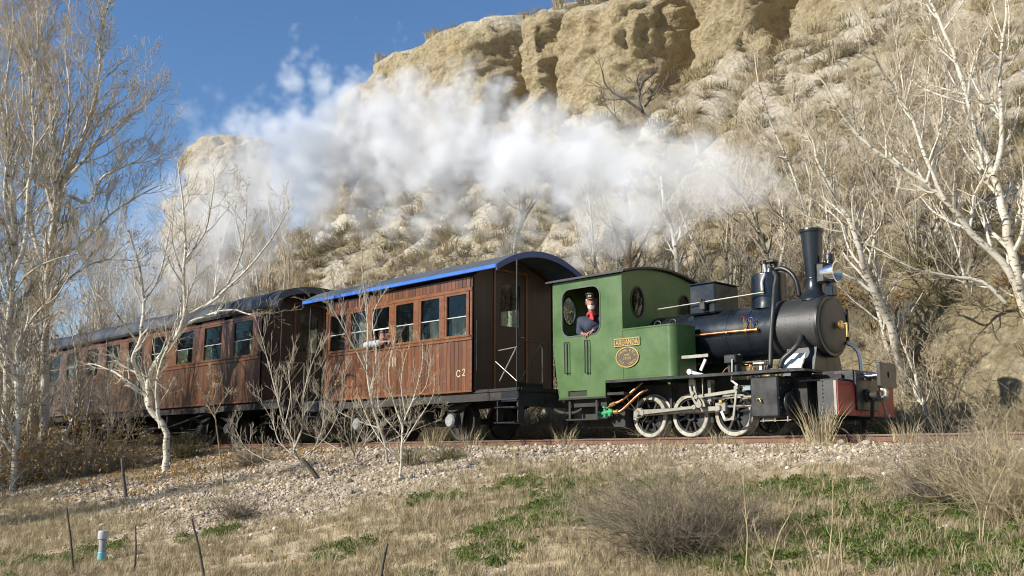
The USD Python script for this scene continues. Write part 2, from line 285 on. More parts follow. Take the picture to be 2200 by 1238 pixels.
# ------------------------------------------------------------------ terrain
sstep = lambda a, b, x: (lambda t: t * t * (3 - 2 * t))(np.clip((x - a) / (b - a), 0, 1))
def fb(x, y, z=0, s=1.0, o=4, seed=0): return meshkit.fbm(np.stack(np.broadcast_arrays(x, y, z), -1) / s + 50.37, o, seed) - .5
def gz(x, y):
    """height of the ground on the near side of the track and under it"""
    x, y = np.asarray(x, float), np.asarray(y, float); d = np.maximum(-1.35 - y, 0)
    z = -.13 - .10 * np.minimum(d, .5) - .205 * np.clip(d - .5, 0, 6.3) - .03 * np.maximum(d - 6.8, 0)
    am = sstep(.25, 2.0, d)
    return z + am * (.34 * fb(x, y, 0, 2.6, 3, 3) + .13 * fb(x, y, 0, .8, 3, 8)) + .03 * fb(x, y, 0, .25, 2, 5)
def gravel_mask(x, y):
    n = fb(x, y, 0, 1.6, 4, 21) * 2.2
    left = sstep(-9.2, -11.4, x + n * 1.6 - .25 * (y + 4)) * sstep(-7.4, -6.2, y + n * .9 + np.clip((x + 14) * .10, -.6, .4))
    shoulder = sstep(-3.3, -2.5, y + n * .65)
    return np.maximum(left, shoulder)
def ground_hit(u, v):
    d = ray(u, v); t = np.linspace(5, 45, 8000); P = EYE + t[:, None] * d; below = P[:, 2] < gz(P[:, 0], P[:, 1]); k = np.argmax(below)
    if not below.any() or P[k, 1] > -1.5:                          # past the brow of the bank: stand on its shoulder
        k = np.argmin(abs(P[:, 1] + 2.0))
    return np.array([P[k, 0], P[k, 1], float(gz(P[k, 0], P[k, 1]))])
GREEN = [ground_hit(u, v)[:2].tolist() + [r] for u, v, r in ((1130, 1040, .45), (1215, 1050, .5), (1180, 1090, .45), (1090, 1140, .4), (1060, 1185, .35), (1240, 1120, .3), (1620, 1060, .4), (1700, 1050, .45), (1800, 1060, .45), (1880, 1100, .5),
        (1960, 1095, .4), (1900, 1160, .5), (2020, 1180, .6), (2120, 1200, .5), (1790, 1150, .4), (1680, 1130, .35), (60, 1215, .8), (190, 1190, .5), (1640, 1200, .4), (1400, 1040, .3), (920, 1080, .3), (760, 1180, .35), (450, 1150, .35), (2060, 1090, .4), (1500, 1200, .35))]
def green_mask(x, y):
    o = np.zeros(np.shape(x))
    for a, b, r in GREEN: o = np.maximum(o, np.exp(-((x - a) ** 2 + (y - b) ** 2) / (r * r * 1.0)))
    return np.clip(o + fb(x, y, 0, .6, 4, 31) * 1.1, 0, 1) * (1 - .85 * sstep(.5, .9, gravel_mask(x, y)))

xs = np.unique(np.concatenate([np.linspace(-220, -60, 30), np.linspace(-60, -32, 140), np.linspace(-32, 4, 420), np.linspace(4, 60, 24)]))
ys = np.unique(np.concatenate([np.linspace(-120, -14, 24), np.linspace(-14, -8.6, 20), np.linspace(-8.6, -1.2, 150), np.linspace(-1.2, 3.2, 26)]))
X, Y = np.meshgrid(xs, ys, indexing='ij'); Z = gz(X, Y)
def grid_faces(n, k):
    i, j = np.meshgrid(np.arange(n - 1), np.arange(k - 1), indexing='ij'); a = i * k + j
    f = np.stack([a, a + k, a + k + 1, a + 1], -1).reshape(-1, 4); return np.vstack([f[:, [0, 1, 2]], f[:, [0, 2, 3]]])
def primvar(path, name, val):
    UsdGeom.PrimvarsAPI(stage.GetPrimAtPath(path)).CreatePrimvar(name, Sdf.ValueTypeNames.FloatArray, 'vertex').Set(Vt.FloatArray.FromNumpy(np.ascontiguousarray(val, np.float32)))
M['ground'] = material('dry_ground', {'geometry': ('geometry', {}), 'ag': ('attribute', {'attribute': 'gravel'}), 'n': ('noise_texture', {'scale': 1.7, 'detail': 6.0, 'roughness': .65}), 'n2': ('noise_texture', {'scale': 22.0, 'detail': 4.0}),
        'soil': ('rgb_ramp', {'ramp': [(0, (.26, .20, .13)), (.35, (.32, .26, .17)), (.55, (.37, .30, .20)), (.75, (.42, .30, .18)), (1, (.44, .31, .18))]}),
        'v': ('voronoi_texture', {'scale': 26.0}), 'vr': ('rgb_ramp', {'ramp': [(0, (.42, .36, .28)), (.35, (.36, .30, .23)), (.7, (.25, .20, .145)), (1, (.17, .135, .095))]}), 'vm': ('mix', {'mix_type': 'multiply', 'fac': .5}),
        'mx': ('mix', {}), 'b': ('bump', {'strength': .7, 'distance': .03}), 'p': ('principled_bsdf', {'roughness': .9, 'specular_ior_level': .2})},
    [('geometry.position', 'n.vector'), ('geometry.position', 'n2.vector'), ('geometry.position', 'v.vector'), ('n.fac', 'soil.fac'), ('v.distance', 'vr.fac'), ('ag.fac', 'mx.fac'), ('soil.color', 'mx.color1'), ('vr.color', 'mx.color2'),
     ('mx.color', 'p.base_color'), ('n2.fac', 'b.height'), ('b.normal', 'p.normal')], surface='p.BSDF')
gp = single('ground', trimesh.Trimesh(np.stack([X, Y, Z], -1).reshape(-1, 3), grid_faces(len(xs), len(ys)), process=False), M['ground'], None, None, kind='structure', smooth=True)
primvar(gp, 'gravel', gravel_mask(X, Y).ravel())

# the slope and cliff beyond the track: columns along x, a profile (y, z) for each column
hx = np.unique(np.concatenate([np.linspace(-230, -100, 27), np.linspace(-100, -62, 110), np.linspace(-62, -4, 460), np.linspace(-4, 70, 50)]))
def hill_parts(x):
    c = sstep(-53.2, -51.4, x + 1.2 * fb(x, 0, 0, 3, 3, 4))
    left = .30 + .70 * sstep(-80, -50, x)
    brow = np.interp(x, [-60, -52, -48, -44, -38, -33, -29, -26.5, -23, -18, 20], [22.6, 23.0, 24.2, 24.4, 23.6, 22.3, 21.2, 21.4, 25.5, 27.5, 29])
    foot = np.interp(x, [-230, -80, -52, -40, -20, 70], [13.2, 13.2, 14.0, 15.2, 15.9, 16.5])
    yc = 21.0 + 4.2 * fb(x, 0, 0, 6.5, 3, 14)
    for a, w, d in ((-49.6, .75, 2.4), (-36.3, 1.5, 2.6), (-32.6, .5, 1.2), (-25.4, 1.2, 2.6), (-20.2, .9, 1.8)): yc = yc + 1.5 * d * np.exp(-(np.abs(x - a) / (w * .75)) ** 1.5)     # gullies
    return c, left, brow, foot, yc
def hill_low(x, y, left, foot, yc):
    p = np.interp(y / np.maximum(yc, 1) * 21, [2.0, 3.0, 4.2, 6, 10, 15, 21], [-.15, -.05, .016, .115, .345, .64, 1.0]) ; p = np.where(p > 0, p * foot, p) * np.where(p > 0, left, 1)
    cut = sstep(-15, -9.5, x) * 1.9 * sstep(3.5, 4.3, y + .5 * fb(x, 0, 0, 1.5, 2, 33)) * (1 - sstep(6, 12, y))
    return p + cut + sstep(3, 5, y) * (1.5 * fb(x, y, 0, 6.0, 3, 41) + .6 * fb(x, y, 0, 1.5, 3, 43))
n1, n2, n3 = 130, 90, 46
C_, L_, B_, F_, YC = hill_parts(hx)
t1 = np.linspace(0, 1, n1) ** 1.25; y1 = 2.6 + t1[None] * (YC[:, None] - 2.6); z1 = hill_low(hx[:, None], y1, L_[:, None], F_[:, None], YC[:, None])
t2 = np.linspace(0, 1, n2 + 1)[1:]; zf = z1[:, -1:]; hgt = np.maximum(B_[:, None] - zf, 0) * C_[:, None]
prof = .85 * t2 + .6 * np.maximum(t2 - .82, 0) ** 1.5 * 12 + .25 * np.sin(t2 * 6.0)               # the face leans back a little and rounds off at the brow
y2 = YC[:, None] + prof[None] * 1.3; z2 = zf + hgt * np.minimum(t2 * 1.0, 1)[None] * (1 - .06 * np.maximum(t2 - .85, 0)[None])
t3 = np.linspace(0, 1, n3 + 1)[1:]; sl = np.interp(hx, [-52, -46, -37, -20], [.06, .10, .50, .62])[:, None]
y3 = y2[:, -1:] + t3[None] ** 1.5 * 60; z3 = z2[:, -1:] + sl * C_[:, None] * 26 * (1 - np.exp(-t3[None] ** 1.5 * 60 / 26)) + 1.2 * fb(hx[:, None], y3, 0, 5, 3, 55) * sstep(0, .2, t3)[None] + (1 - C_[:, None]) * L_[:, None] * 2.0 * t3[None]
HY, HZ = np.concatenate([y1, y2, y3], 1), np.concatenate([z1, z2, z3], 1); HX = np.repeat(hx[:, None], HY.shape[1], 1)
P3 = np.stack([HX, HY, HZ], -1); nrm = np.cross(np.gradient(P3, axis=0), np.gradient(P3, axis=1)); nrm /= np.linalg.norm(nrm, axis=-1, keepdims=True) + 1e-9
isc = np.zeros(HY.shape); isc[:, n1:n1 + n2] = C_[:, None] * sstep(0, .05, t2)[None] * (1 - .6 * sstep(.9, 1, t2)[None])
rough_c = 1.0 * (meshkit.fbm(P3 / np.array([2.6, 2.6, 1.9]) + 9.1, 5, 61) - .5) + .55 * (np.abs(meshkit.fbm(P3 / np.array([1.1, 1.1, 2.2]) + 4.4, 3, 67) - .5) * -2 + .3) + .60 * (meshkit.fbm(P3 / np.array([.42, .42, .5]) + 3, 4, 69) - .5) + .7 * (meshkit.fbm(P3 / np.array([1.3, 1.3, 3.4]) + 6, 3, 70) - .5) - .55 * np.maximum(.5 - 6 * np.abs(meshkit.fbm(P3 / np.array([2.2, 2.2, 5.0]) + 7.7, 3, 63) - .5), 0)
rough_t = .75 * np.maximum(meshkit.fbm(P3 / 1.9 + 2.2, 4, 71) - .52, 0) * 2.4 + .22 * (meshkit.fbm(P3 / .5 + 5.2, 3, 73) - .5)
P3 = P3 + nrm * (isc * rough_c + (1 - isc) * rough_t * sstep(3.0, 4.5, HY))[..., None]
# hollows worn into the face
for cx_, cz_, rx_, rz_, dp in ((-37.3, 21.0, 1.2, 1.9, 1.7), (-31.0, 20.6, .8, .9, 1.0), (-26.6, 17.6, 1.2, 1.0, 1.1), (-24.2, 18.8, .8, .7, .8), (-20.5, 20.4, 1.0, 1.6, 1.0)):
    P3[..., 1] += isc * dp * np.exp(-((HX - cx_) / rx_) ** 2 - ((HZ - cz_) / rz_) ** 2)
M['rock'] = material('pale_conglomerate', {'geometry': ('geometry', {}), 'ac': ('attribute', {'attribute': 'cliff'}), 'n': ('noise_texture', {'scale': .55, 'detail': 6.0, 'roughness': .6}), 'n2': ('noise_texture', {'scale': 3.2, 'detail': 6.0, 'roughness': .7}), 'n3': ('noise_texture', {'scale': .35, 'detail': 5.0, 'roughness': .6}),
        'rk': ('rgb_ramp', {'ramp': [(0, (.34, .255, .145)), (.40, (.38, .315, .195)), (.55, (.42, .355, .23)), (.68, (.41, .315, .18)), (1, (.42, .29, .15))]}),
        'st': ('rgb_ramp', {'ramp': [(0, (.58, .54, .50)), (.38, (.80, .77, .72)), (.52, (1, 1, 1)), (1, (1.12, 1.1, 1.06))]}), 'mu': ('mix', {'mix_type': 'multiply', 'fac': 1.0}),
        'gr': ('rgb_ramp', {'ramp': [(0, (.62, .575, .49)), (.44, (.58, .525, .42)), (.52, (.47, .41, .29)), (.64, (.40, .34, .22)), (1, (.33, .28, .17))]}), 'mg': ('mix', {'mix_type': 'multiply', 'fac': .8}),
        'mx': ('mix', {}), 'n4': ('noise_texture', {'scale': 7.0, 'detail': 6.0, 'roughness': .75, 'distortion': .6}), 'v': ('voronoi_texture', {'scale': 1.7, 'feature': 'f1', 'detail': 2.0, 'roughness': .6}), 'sv': ('math', {'math_type': 'multiply_add', 'value2': .7}), 'b': ('bump', {'strength': 1.0, 'distance': .30}), 'p': ('principled_bsdf', {'roughness': .95, 'specular_ior_level': .1})},
    [('geometry.position', 'n.vector'), ('geometry.position', 'n2.vector'), ('geometry.position', 'n3.vector'), ('n.fac', 'rk.fac'), ('n2.fac', 'st.fac'), ('rk.color', 'mu.color1'), ('st.color', 'mu.color2'), ('n3.fac', 'gr.fac'), ('gr.color', 'mg.color1'), ('st.color', 'mg.color2'),
     ('ac.fac', 'mx.fac'), ('mg.color', 'mx.color1'), ('mu.color', 'mx.color2'), ('mx.color', 'p.base_color'), ('geometry.position', 'n4.vector'), ('geometry.position', 'v.vector'), ('v.distance', 'sv.value1'), ('n4.fac', 'sv.value3'), ('sv.value', 'b.height'), ('b.normal', 'p.normal')], surface='p.BSDF')
hp = single('hillside', trimesh.Trimesh(P3.reshape(-1, 3), grid_faces(*HY.shape), process=False), M['rock'], None, None, kind='structure', smooth=True)
bank = sstep(-15, -11, HX) * (1 - sstep(4.8, 6.2, HY)) * sstep(3.0, 3.7, HY) * sstep(.42, .5, fb(HX, HY, HZ, 1.4, 3, 91) + .55)
primvar(hp, 'cliff', np.maximum(isc, bank).ravel())
HP = P3
from scipy.spatial import cKDTree
HTREE = cKDTree(HP[:, :n1].reshape(-1, 3)[:, :2]); HLOW = HP[:, :n1].reshape(-1, 3)
def hz(x, y):
    """height of the hillside's lower slope"""
    d, i = HTREE.query(np.stack([np.asarray(x, float), np.asarray(y, float)], -1), k=3); w = 1 / (d + 1e-3); return (HLOW[i, 2] * w).sum(-1) / w.sum(-1)

# the free-standing rock stack at the left
def rock_column(cx, cy, z0, z1, rx, ry, seed, taper=.1, n=90, k=120):
    th = np.arange(n) * 2 * np.pi / n; zz_ = np.linspace(z0, z1, k); t = (zz_ - z0) / (z1 - z0); prof = (1 - taper * t) * np.sqrt(np.clip(1 - np.clip((t - .975) / .025, 0, 1) ** 2 * .85, 0, 1))
    sq = (np.abs(np.cos(th)) ** 3 + np.abs(np.sin(th)) ** 3) ** (-1 / 3)
    P = np.stack([cx + rx * prof[:, None] * sq * np.cos(th), cy + ry * prof[:, None] * sq * np.sin(th), np.repeat(zz_[:, None], n, 1)], -1)
    nn = np.stack([np.cos(th), np.sin(th), 0 * th], -1)[None]; amp = 2.2 * (meshkit.fbm(P / np.array([1.9, 1.9, 1.7]) + seed, 5, seed) - .5) + .45 * (meshkit.noise(P / np.array([9, 9, .7]) + seed, seed) - .5) + .6 * (meshkit.fbm(P / .5, 3, seed + 1) - .5) + 1.0 * (np.round(meshkit.noise(P / np.array([1.5, 1.5, 1.1]) + 3, seed + 2) * 3) / 3 - .5)
    P = (P + nn * amp[..., None]).reshape(-1, 3); P = np.vstack([P, [[cx, cy, z1 + .2]]]); f = []
    i, j = np.meshgrid(np.arange(k - 1), np.arange(n), indexing='ij'); j2 = (j + 1) % n; f = np.stack([i * n + j, i * n + j2, (i + 1) * n + j2, (i + 1) * n + j], -1).reshape(-1, 4)
    j = np.arange(n); f = np.vstack([f[:, [0, 1, 2]], f[:, [0, 2, 3]], np.stack([(k - 1) * n + j, (k - 1) * n + (j + 1) % n, 0 * j + k * n], 1)]); return trimesh.Trimesh(P, f, process=False)
rs = cat_([rock_column(-69.6, 24.0, 2, 23.9, 3.9, 2.8, 5, .10), rock_column(-74.3, 24.0, 2, 20.4, 2.4, 2.2, 11, .12)])
rp = single('rock_stack', rs, M['rock'], 'free-standing square tan rock stack half hidden in steam left of the cliff', 'rock', smooth=True, loc=(-68, 23.5, 2)); primvar(rp, 'cliff', np.ones(len(rs.vertices)))
# ------------------------------------------------------------------ the track
trk = thing('railway_track', 'rusty narrow gauge railway track running along the stony embankment', 'railway track', (-15, 0, 0))
railprof = Polygon([(-.05, -.11), (.05, -.11), (.05, -.098), (.012, -.085), (.012, -.032), (.03, -.022), (.03, -.004), (.022, 0), (-.022, 0), (-.03, -.004), (-.03, -.022), (-.012, -.032), (-.012, -.085), (-.05, -.098)])
for side in (-1, 1):
    w = plate(affinity.translate(railprof, side * .5, 0), 66.0, 'yz', -58.0); r_ = part(trk, 'rail', w, M['rail'])
    part(r_, 'worn_top', bx(-58, 8, side * .5 - .02, side * .5 + .02, -.001, .003), M['railtop'])
    for jx in (-4.35, -13.6, -22.6): part(r_, 'joint_bar', bx(jx - .25, jx + .25, side * .5 - .036, side * .5 + .036, -.085, -.034, .006), M['rail'])
rng = random.Random(5)
for k in range(74):
    x = -48 + .72 * k + rng.uniform(-.03, .03); part(trk, 'sleeper', bx(x - .1, x + .1, -.86 + rng.uniform(-.04, .04), .86 + rng.uniform(-.04, .04), -.22, -.108 + rng.uniform(-.006, .004), .012), M['sleeper'])
# ------------------------------------------------------------------ the steam locomotive
LX = -9.0
lo = thing('steam_locomotive', 'small green and black tank steam engine at the head of the train', 'steam locomotive', (LX, 0, 0))
def rivets(pts, n, r=.0075):
    """small domed rivet heads: pts with outward normal n"""
    a, b, d = frame_of(n); an = np.arange(6) * np.pi / 3; P = [a * math.cos(t) * r + b * math.sin(t) * r for t in an] + [d * r * .8]
    base = trimesh.Trimesh(P, [[i, (i + 1) % 6, 6] for i in range(6)], process=False); out = []
    for p in pts:
        k = base.copy(); k.vertices = k.vertices + np.asarray(p); out.append(k)
    return cat_(out)
line = lambda a, b, n: [np.asarray(a, float) + (np.asarray(b, float) - np.asarray(a, float)) * t for t in np.linspace(0, 1, n)]
# frame and underparts
part(lo, 'frame', cat_([bx(-11.0, -6.5, s * .40 - .015, s * .40 + .015, .22, .82) for s in (-1, 1)] + [bx(-11.0, -10.2, -.9, .9, .5, .62), bx(-10.9, -10.0, -.7, .7, .18, .5), bx(-8.6, -8.5, -.4, .4, .3, .8), bx(-7.4, -6.9, -.62, .62, .3, .78)]), M['dark'])
part(lo, 'ash_pan', hull([[x, y, z] for x, z in ((-10.0, .30), (-9.0, .30), (-9.2, .8), (-9.9, .8)) for y in (-.36, .36)]), M['dark'])
for s in (-1, 1):
    rb_ = part(lo, 'running_board', cat_([bx(-8.95, -6.95, min(s * .52, s * 1.0), max(s * .52, s * 1.0), .858, .882, .004), bx(-8.95, -6.95, s * 1.0 - .012, s * 1.0 + .012, .838, .884, .004)]), M['black'])
    part(lo, 'board_end', plate(Polygon([(-6.95, .84), (-6.95, .884), (-6.80, .884), (-6.74, .872), (-6.71, .85), (-6.71, .84)]), .48, 'xz', -1.0 if s < 0 else .52), M['black'])
    part(lo, 'valance', bx(-10.14, -8.82, s * .985 - .012, s * .985 + .012, .845, .888, .003), M['black'])
# boiler, smokebox
BZ, BR = 1.53, .405
bo = part(lo, 'boiler', lathe([(0, -9.9), (BR, -9.9), (BR, -7.52), (0, -7.52)], (0, 0, BZ), 'x', 56), M['boiler'], smooth=40)
for x in (-9.1, -8.32, -7.95): part(bo, 'boiler_band', lathe([(BR, x - .022), (BR + .006, x - .022), (BR + .006, x + .022), (BR, x + .022)], (0, 0, BZ), 'x', 56), M['boiler'], smooth=40)
sm_ = part(lo, 'smokebox', lathe([(.40, -7.55), (.435, -7.55), (.435, -7.50), (.428, -7.48), (.428, -6.86), (0, -6.86)], (0, 0, BZ), 'x', 64), M['soot'], smooth=35)
rp_ = []; 
for x in (-7.44, -6.92):
    for k in range(40):
        t = k / 40 * 2 * np.pi; rp_.append(rivets([(x, .428 * math.sin(t), BZ + .428 * math.cos(t))], (0, math.sin(t), math.cos(t)), .008))
for x0 in (-7.30, -7.10):
    for k in range(9):
        t = math.radians(-70 - 8 * k); rp_.append(rivets([(x0, .428 * math.sin(t), BZ + .428 * math.cos(t))], (0, math.sin(t), math.cos(t)), .007))
for k in range(7):
    t = math.radians(-70); rp_.append(rivets([(-7.30 + .2 * k / 6, .428 * math.sin(t), BZ + .428 * math.cos(t))], (0, math.sin(t), math.cos(t)), .007))
part(sm_, 'rivet', cat_(rp_), M['soot'], kind='stuff')
part(sm_, 'front_ring', lathe([(.36, -6.862), (.428, -6.862), (.445, -6.85), (.445, -6.815), (.43, -6.80), (.37, -6.80)], (0, 0, BZ), 'x', 64), M['black'], smooth=35)
dr = part(lo, 'smokebox_door', lathe([(.385, -6.83), (.385, -6.80), (.37, -6.785), (.30, -6.765), (.16, -6.748), (0, -6.742)], (0, 0, BZ), 'x', 56), M['soot'], smooth=30)
part(dr, 'locking_boss', lathe([(.035, -6.76), (.035, -6.70), (.062, -6.695), (.066, -6.672), (.05, -6.655), (.02, -6.648), (0, -6.648)], (0, 0, BZ), 'x', 24), M['brass'], smooth=40)
part(dr, 'locking_handle', cat_([tube([(-6.66, .0, BZ), (-6.61, .02, BZ + .02)], .012), tube([(-6.61, .02, BZ + .03), (-6.605, .02, BZ - .17)], [.014, .018], 12)]), M['brass'], smooth=40)
part(dr, 'hinge_strap', cat_([bar((-6.775, .02, BZ + .22), (-6.79, .40, BZ + .22), .035, .012, (0, 0, 1)), bar((-6.775, .02, BZ - .2), (-6.79, .40, BZ - .2), .035, .012, (0, 0, 1)), cyl((-6.79, .41, BZ - .26), (-6.79, .41, BZ + .28), .018)]), M['black'])
part(lo, 'smokebox_saddle', hull([[x, y, z] for z, w in ((.74, .46), (1.22, .30)) for x in (-7.36, -6.9) for y in (-w, w)]), M['black'])
# chimney
part(lo, 'chimney', lathe([(.235, 1.905), (.225, 1.945), (.165, 2.01), (.128, 2.07), (.113, 2.14), (.108, 2.21), (.114, 2.22), (.114, 2.235), (.108, 2.245), (.125, 2.5), (.152, 2.86), (.158, 2.90), (.172, 2.905), (.176, 2.93), (.172, 2.95), (.150, 2.955), (.135, 2.85), (.10, 2.3)], (-7.06, 0, 0), 'z', 44), M['boiler'], smooth=35)
# dome with fittings
do = part(lo, 'steam_dome', lathe([(.275, 1.86), (.268, 1.935), (.262, 1.99), (.258, 2.36), (.245, 2.385), (.18, 2.40), (0, 2.405)], (-7.79, 0, 0), 'z', 44), M['boiler'], smooth=35)
part(do, 'safety_valve', cat_([lathe([(.05, 2.39), (.045, 2.52), (.06, 2.525), (.06, 2.56), (0, 2.565)], (-7.72, .06, 0), 'z', 16), lathe([(.05, 2.39), (.04, 2.54), (.055, 2.545), (.055, 2.60), (0, 2.605)], (-7.84, -.03, 0), 'z', 16), bx(-7.9, -7.66, -.05, .09, 2.56, 2.60, .008)]), M['black'], smooth=35)
part(do, 'valve_head', lathe([(.08, 2.38), (.075, 2.44), (.06, 2.46), (0, 2.465)], (-7.68, -.12, 0), 'z', 18), M['black'], smooth=35)
part(lo, 'steam_pipe', tube(bend([(-7.62, -.1, 2.43), (-7.50, -.1, 2.43), (-7.38, -.09, 2.36), (-7.29, -.08, 2.22), (-7.26, -.06, 1.98)]), .036, 12), M['black'], smooth=True)
p0, p1 = q(1663, 606, -.20), q(1652, 688, -.5); part(lo, 'steam_pipe', tube(bend([(-7.72, -.1, 2.44), q(1667, 592, -.18), q(1664, 620, -.27), q(1661, 665, -.43), q(1657, 720, -.47), q(1655, 790, -.52)]), .033, 12), M['soot'], smooth=True)
part(lo, 'blower_pipe', tube(bend([(-7.84, -.03, 2.56), q(1644, 585, -.2), q(1637, 605, -.28), q(1638, 626, -.30)]), .022, 10), M['silver'], smooth=True)
part(lo, 'regulator_rod', tube([q(1641, 628, -.32), q(1414, 665, -.42)], .012, 8), M['steel'], smooth=True)
part(lo, 'rod_bracket', cat_([bx(*(lambda p: (p[0] - .05, p[0] + .05, p[1] - .03, p[1] + .03, p[2] - .13, p[2] - .005))(q(1510, 648, -.38)), .008), bx(*(lambda p: (p[0] - .02, p[0] + .02, p[1] - .02, p[1] + .02, p[2] - .06, p[2] + .03))(q(1506, 646, -.38)), .006)]), M['black'])
# square sand box on the boiler
part(lo, 'sand_box', cat_([bx(-9.0, -8.52, -.32, .32, 1.86, 2.33, .025), bx(-9.01, -8.51, -.33, .33, 2.325, 2.345, .006)]), M['boiler'])
# fittings along the boiler
pa, pb = q(1487, 722, -.45), q(1626, 708, -.45)
part(lo, 'feed_pipe', tube([pa, q(1560, 714, -.45), pb], [.019, .022, .024], 10), M['copper'], smooth=True)
for a, b, r_ in (((1600, 711), (1606, 710), .032), ((1560, 715), (1564, 714), .028), ((1622, 709), (1628, 708), .03)): part(lo, 'pipe_joint', cyl(q(*a, -.45), q(*b, -.45), r_), M['brass'])
for u, u2, v, mm in ((1600, 1598, 681, 'red'), (1613, 1613, 687, 'blueknob')):
    a, b = q(u, 710, -.45), q(u2, v, -.48); part(lo, 'valve_stem', tube([a, b], .008, 6), M['brass'], smooth=True); part(lo, 'hand_wheel', ring(b, .034, .008, 'z', 20, 6) if mm == 'red' else ring(b, .034, .008, 'y', 20, 6), M[mm], smooth=True)
# head lamp
lz = 2.285
hl = part(lo, 'head_lamp', lathe([(0, -6.92), (.12, -6.92), (.145, -6.88), (.145, -6.72), (.158, -6.715), (.158, -6.685), (.138, -6.68), (.125, -6.70), (0, -6.80)], (0, -.01, lz), 'x', 32), M['chrome'], smooth=35)
part(hl, 'lamp_lens', lathe([(.136, -6.69), (.12, -6.668), (.07, -6.652), (0, -6.647)], (0, -.01, lz), 'x', 28), M['lens'], smooth=True)
part(hl, 'vent_chimney', lathe([(.06, 2.42), (.055, 2.455), (.065, 2.46), (.065, 2.53), (.05, 2.555), (0, 2.56)], (-6.80, -.01, 0), 'z', 20), M['black'], smooth=35)
part(hl, 'lamp_case', bx(-6.95, -6.80, -.15, .13, 2.13, 2.43, .03), M['black'])
part(hl, 'lamp_bracket', cat_([bx(-6.87, -6.74, -.07, .06, 1.95, 2.10, .01), bx(-6.84, -6.77, -.05, .04, 2.08, 2.2, .005)]), M['boiler'])
# side tanks with rounded outer front corner
for s in (-1, 1):
    o, i, r = s * 1.0, s * .47, .13
    arc = [(-8.80 - r + r * math.sin(t), o - s * r + s * r * math.cos(t)) for t in np.linspace(0, math.pi / 2, 8)]
    poly = Polygon([(-9.77, i), (-9.77, o)] + arc + [(-8.80, i)]).buffer(0); tk = part(lo, 'side_tank', plate(poly, .76, 'xy', .888), M['green'], smooth=25)
    part(tk, 'tank_edge', plate(poly.buffer(.008), .02, 'xy', 1.645), M['green'], smooth=25)
    for x in (-9.2, -8.92): part(tk, 'lifting_eye', tube(bend([(x - .05, s * .86, 1.66), (x - .05, s * .86, 1.72), (x, s * .86, 1.745), (x + .05, s * .86, 1.72), (x + .05, s * .86, 1.66)], 4), .012, 8), M['black'], smooth=True)
    pts = line((-9.72, o, 1.635), (-8.95, o, 1.635), 22) + line((-9.72, o, .915), (-8.95, o, .915), 22) + line((-9.765, o, .92), (-9.765, o, 1.62), 18)
    part(tk, 'rivet', rivets(pts, (0, s, 0), .007), M['green'], kind='stuff')
# nameplates on the near tank
pc = q(1348, 735, -1.0); w, h = .50, .125
np_ = part(lo, 'name_plate', bx(pc[0] - w / 2, pc[0] + w / 2, -1.014, -1.0, pc[2] - h / 2, pc[2] + h / 2, .004), M['plate'])
part(np_, 'plate_border', plate(sbox(pc[0] - w / 2, pc[2] - h / 2, pc[0] + w / 2, pc[2] + h / 2).difference(sbox(pc[0] - w / 2 + .014, pc[2] - h / 2 + .014, pc[0] + w / 2 - .014, pc[2] + h / 2 - .014)), .01, 'xz', -1.021), M['brass'])
def text_xz(s, hgt, cx, cz, y, depth=.006, bold=True, width=None):
    t = meshkit.text_mesh(s, hgt, depth, bold); v = t.vertices.copy(); b0, b1 = v.min(0), v.max(0); k = (width / (b1[0] - b0[0])) if width else 1
    v[:, 0] = (v[:, 0] - (b0[0] + b1[0]) / 2) * k; v[:, 1] -= (b0[1] + b1[1]) / 2
    return trimesh.Trimesh(np.stack([v[:, 0] + cx, y - v[:, 2], v[:, 1] + cz], 1), t.faces[:, ::-1] if False else t.faces, process=False)
part(np_, 'lettering', text_xz('ARGANDA', .075, pc[0], pc[2], -1.0135, width=.44), M['brass'])
pc = q(1349, 767.5, -1.0); el = affinity.scale(Point(pc[0], pc[2]).buffer(1, quad_segs=24), .225, .162)
mp_ = part(lo, 'maker_plate', plate(el, .013, 'xz', -1.014), M['plate'])
part(mp_, 'plate_border', plate(el.difference(affinity.scale(Point(pc[0], pc[2]).buffer(1, quad_segs=24), .207, .145)), .01, 'xz', -1.021), M['brass'])
L = []
def arc_text(s, rx, rz, a0, a1, hgt, flip=False):
    for k, ch in enumerate(s):
        if ch == ' ': continue
        a = math.radians(a0 + (a1 - a0) * k / max(len(s) - 1, 1)); t = text_xz(ch, hgt, 0, 0, 0); rot = (a - math.pi / 2) if not flip else (a + math.pi / 2); c, sn = math.cos(rot), math.sin(rot); v = t.vertices
        x, z = v[:, 0] * c - v[:, 2] * sn, v[:, 0] * sn + v[:, 2] * c; L.append(trimesh.Trimesh(np.stack([x + pc[0] + rx * math.cos(a), v[:, 1] - 1.0135, z + pc[2] + rz * math.sin(a)], 1), t.faces, process=False))
arc_text('HENSCHEL & SOHN', .165, .108, 160, 20, .034); arc_text('1925', .165, .108, 205, 240, .034, True); arc_text('CASSEL', .165, .108, 285, 338, .034, True)
L += [text_xz('GMBH', .028, pc[0], pc[2] + .035, -1.0135), text_xz('20502', .036, pc[0], pc[2] - .018, -1.0135)]
part(mp_, 'lettering', cat_(L), M['brass'])
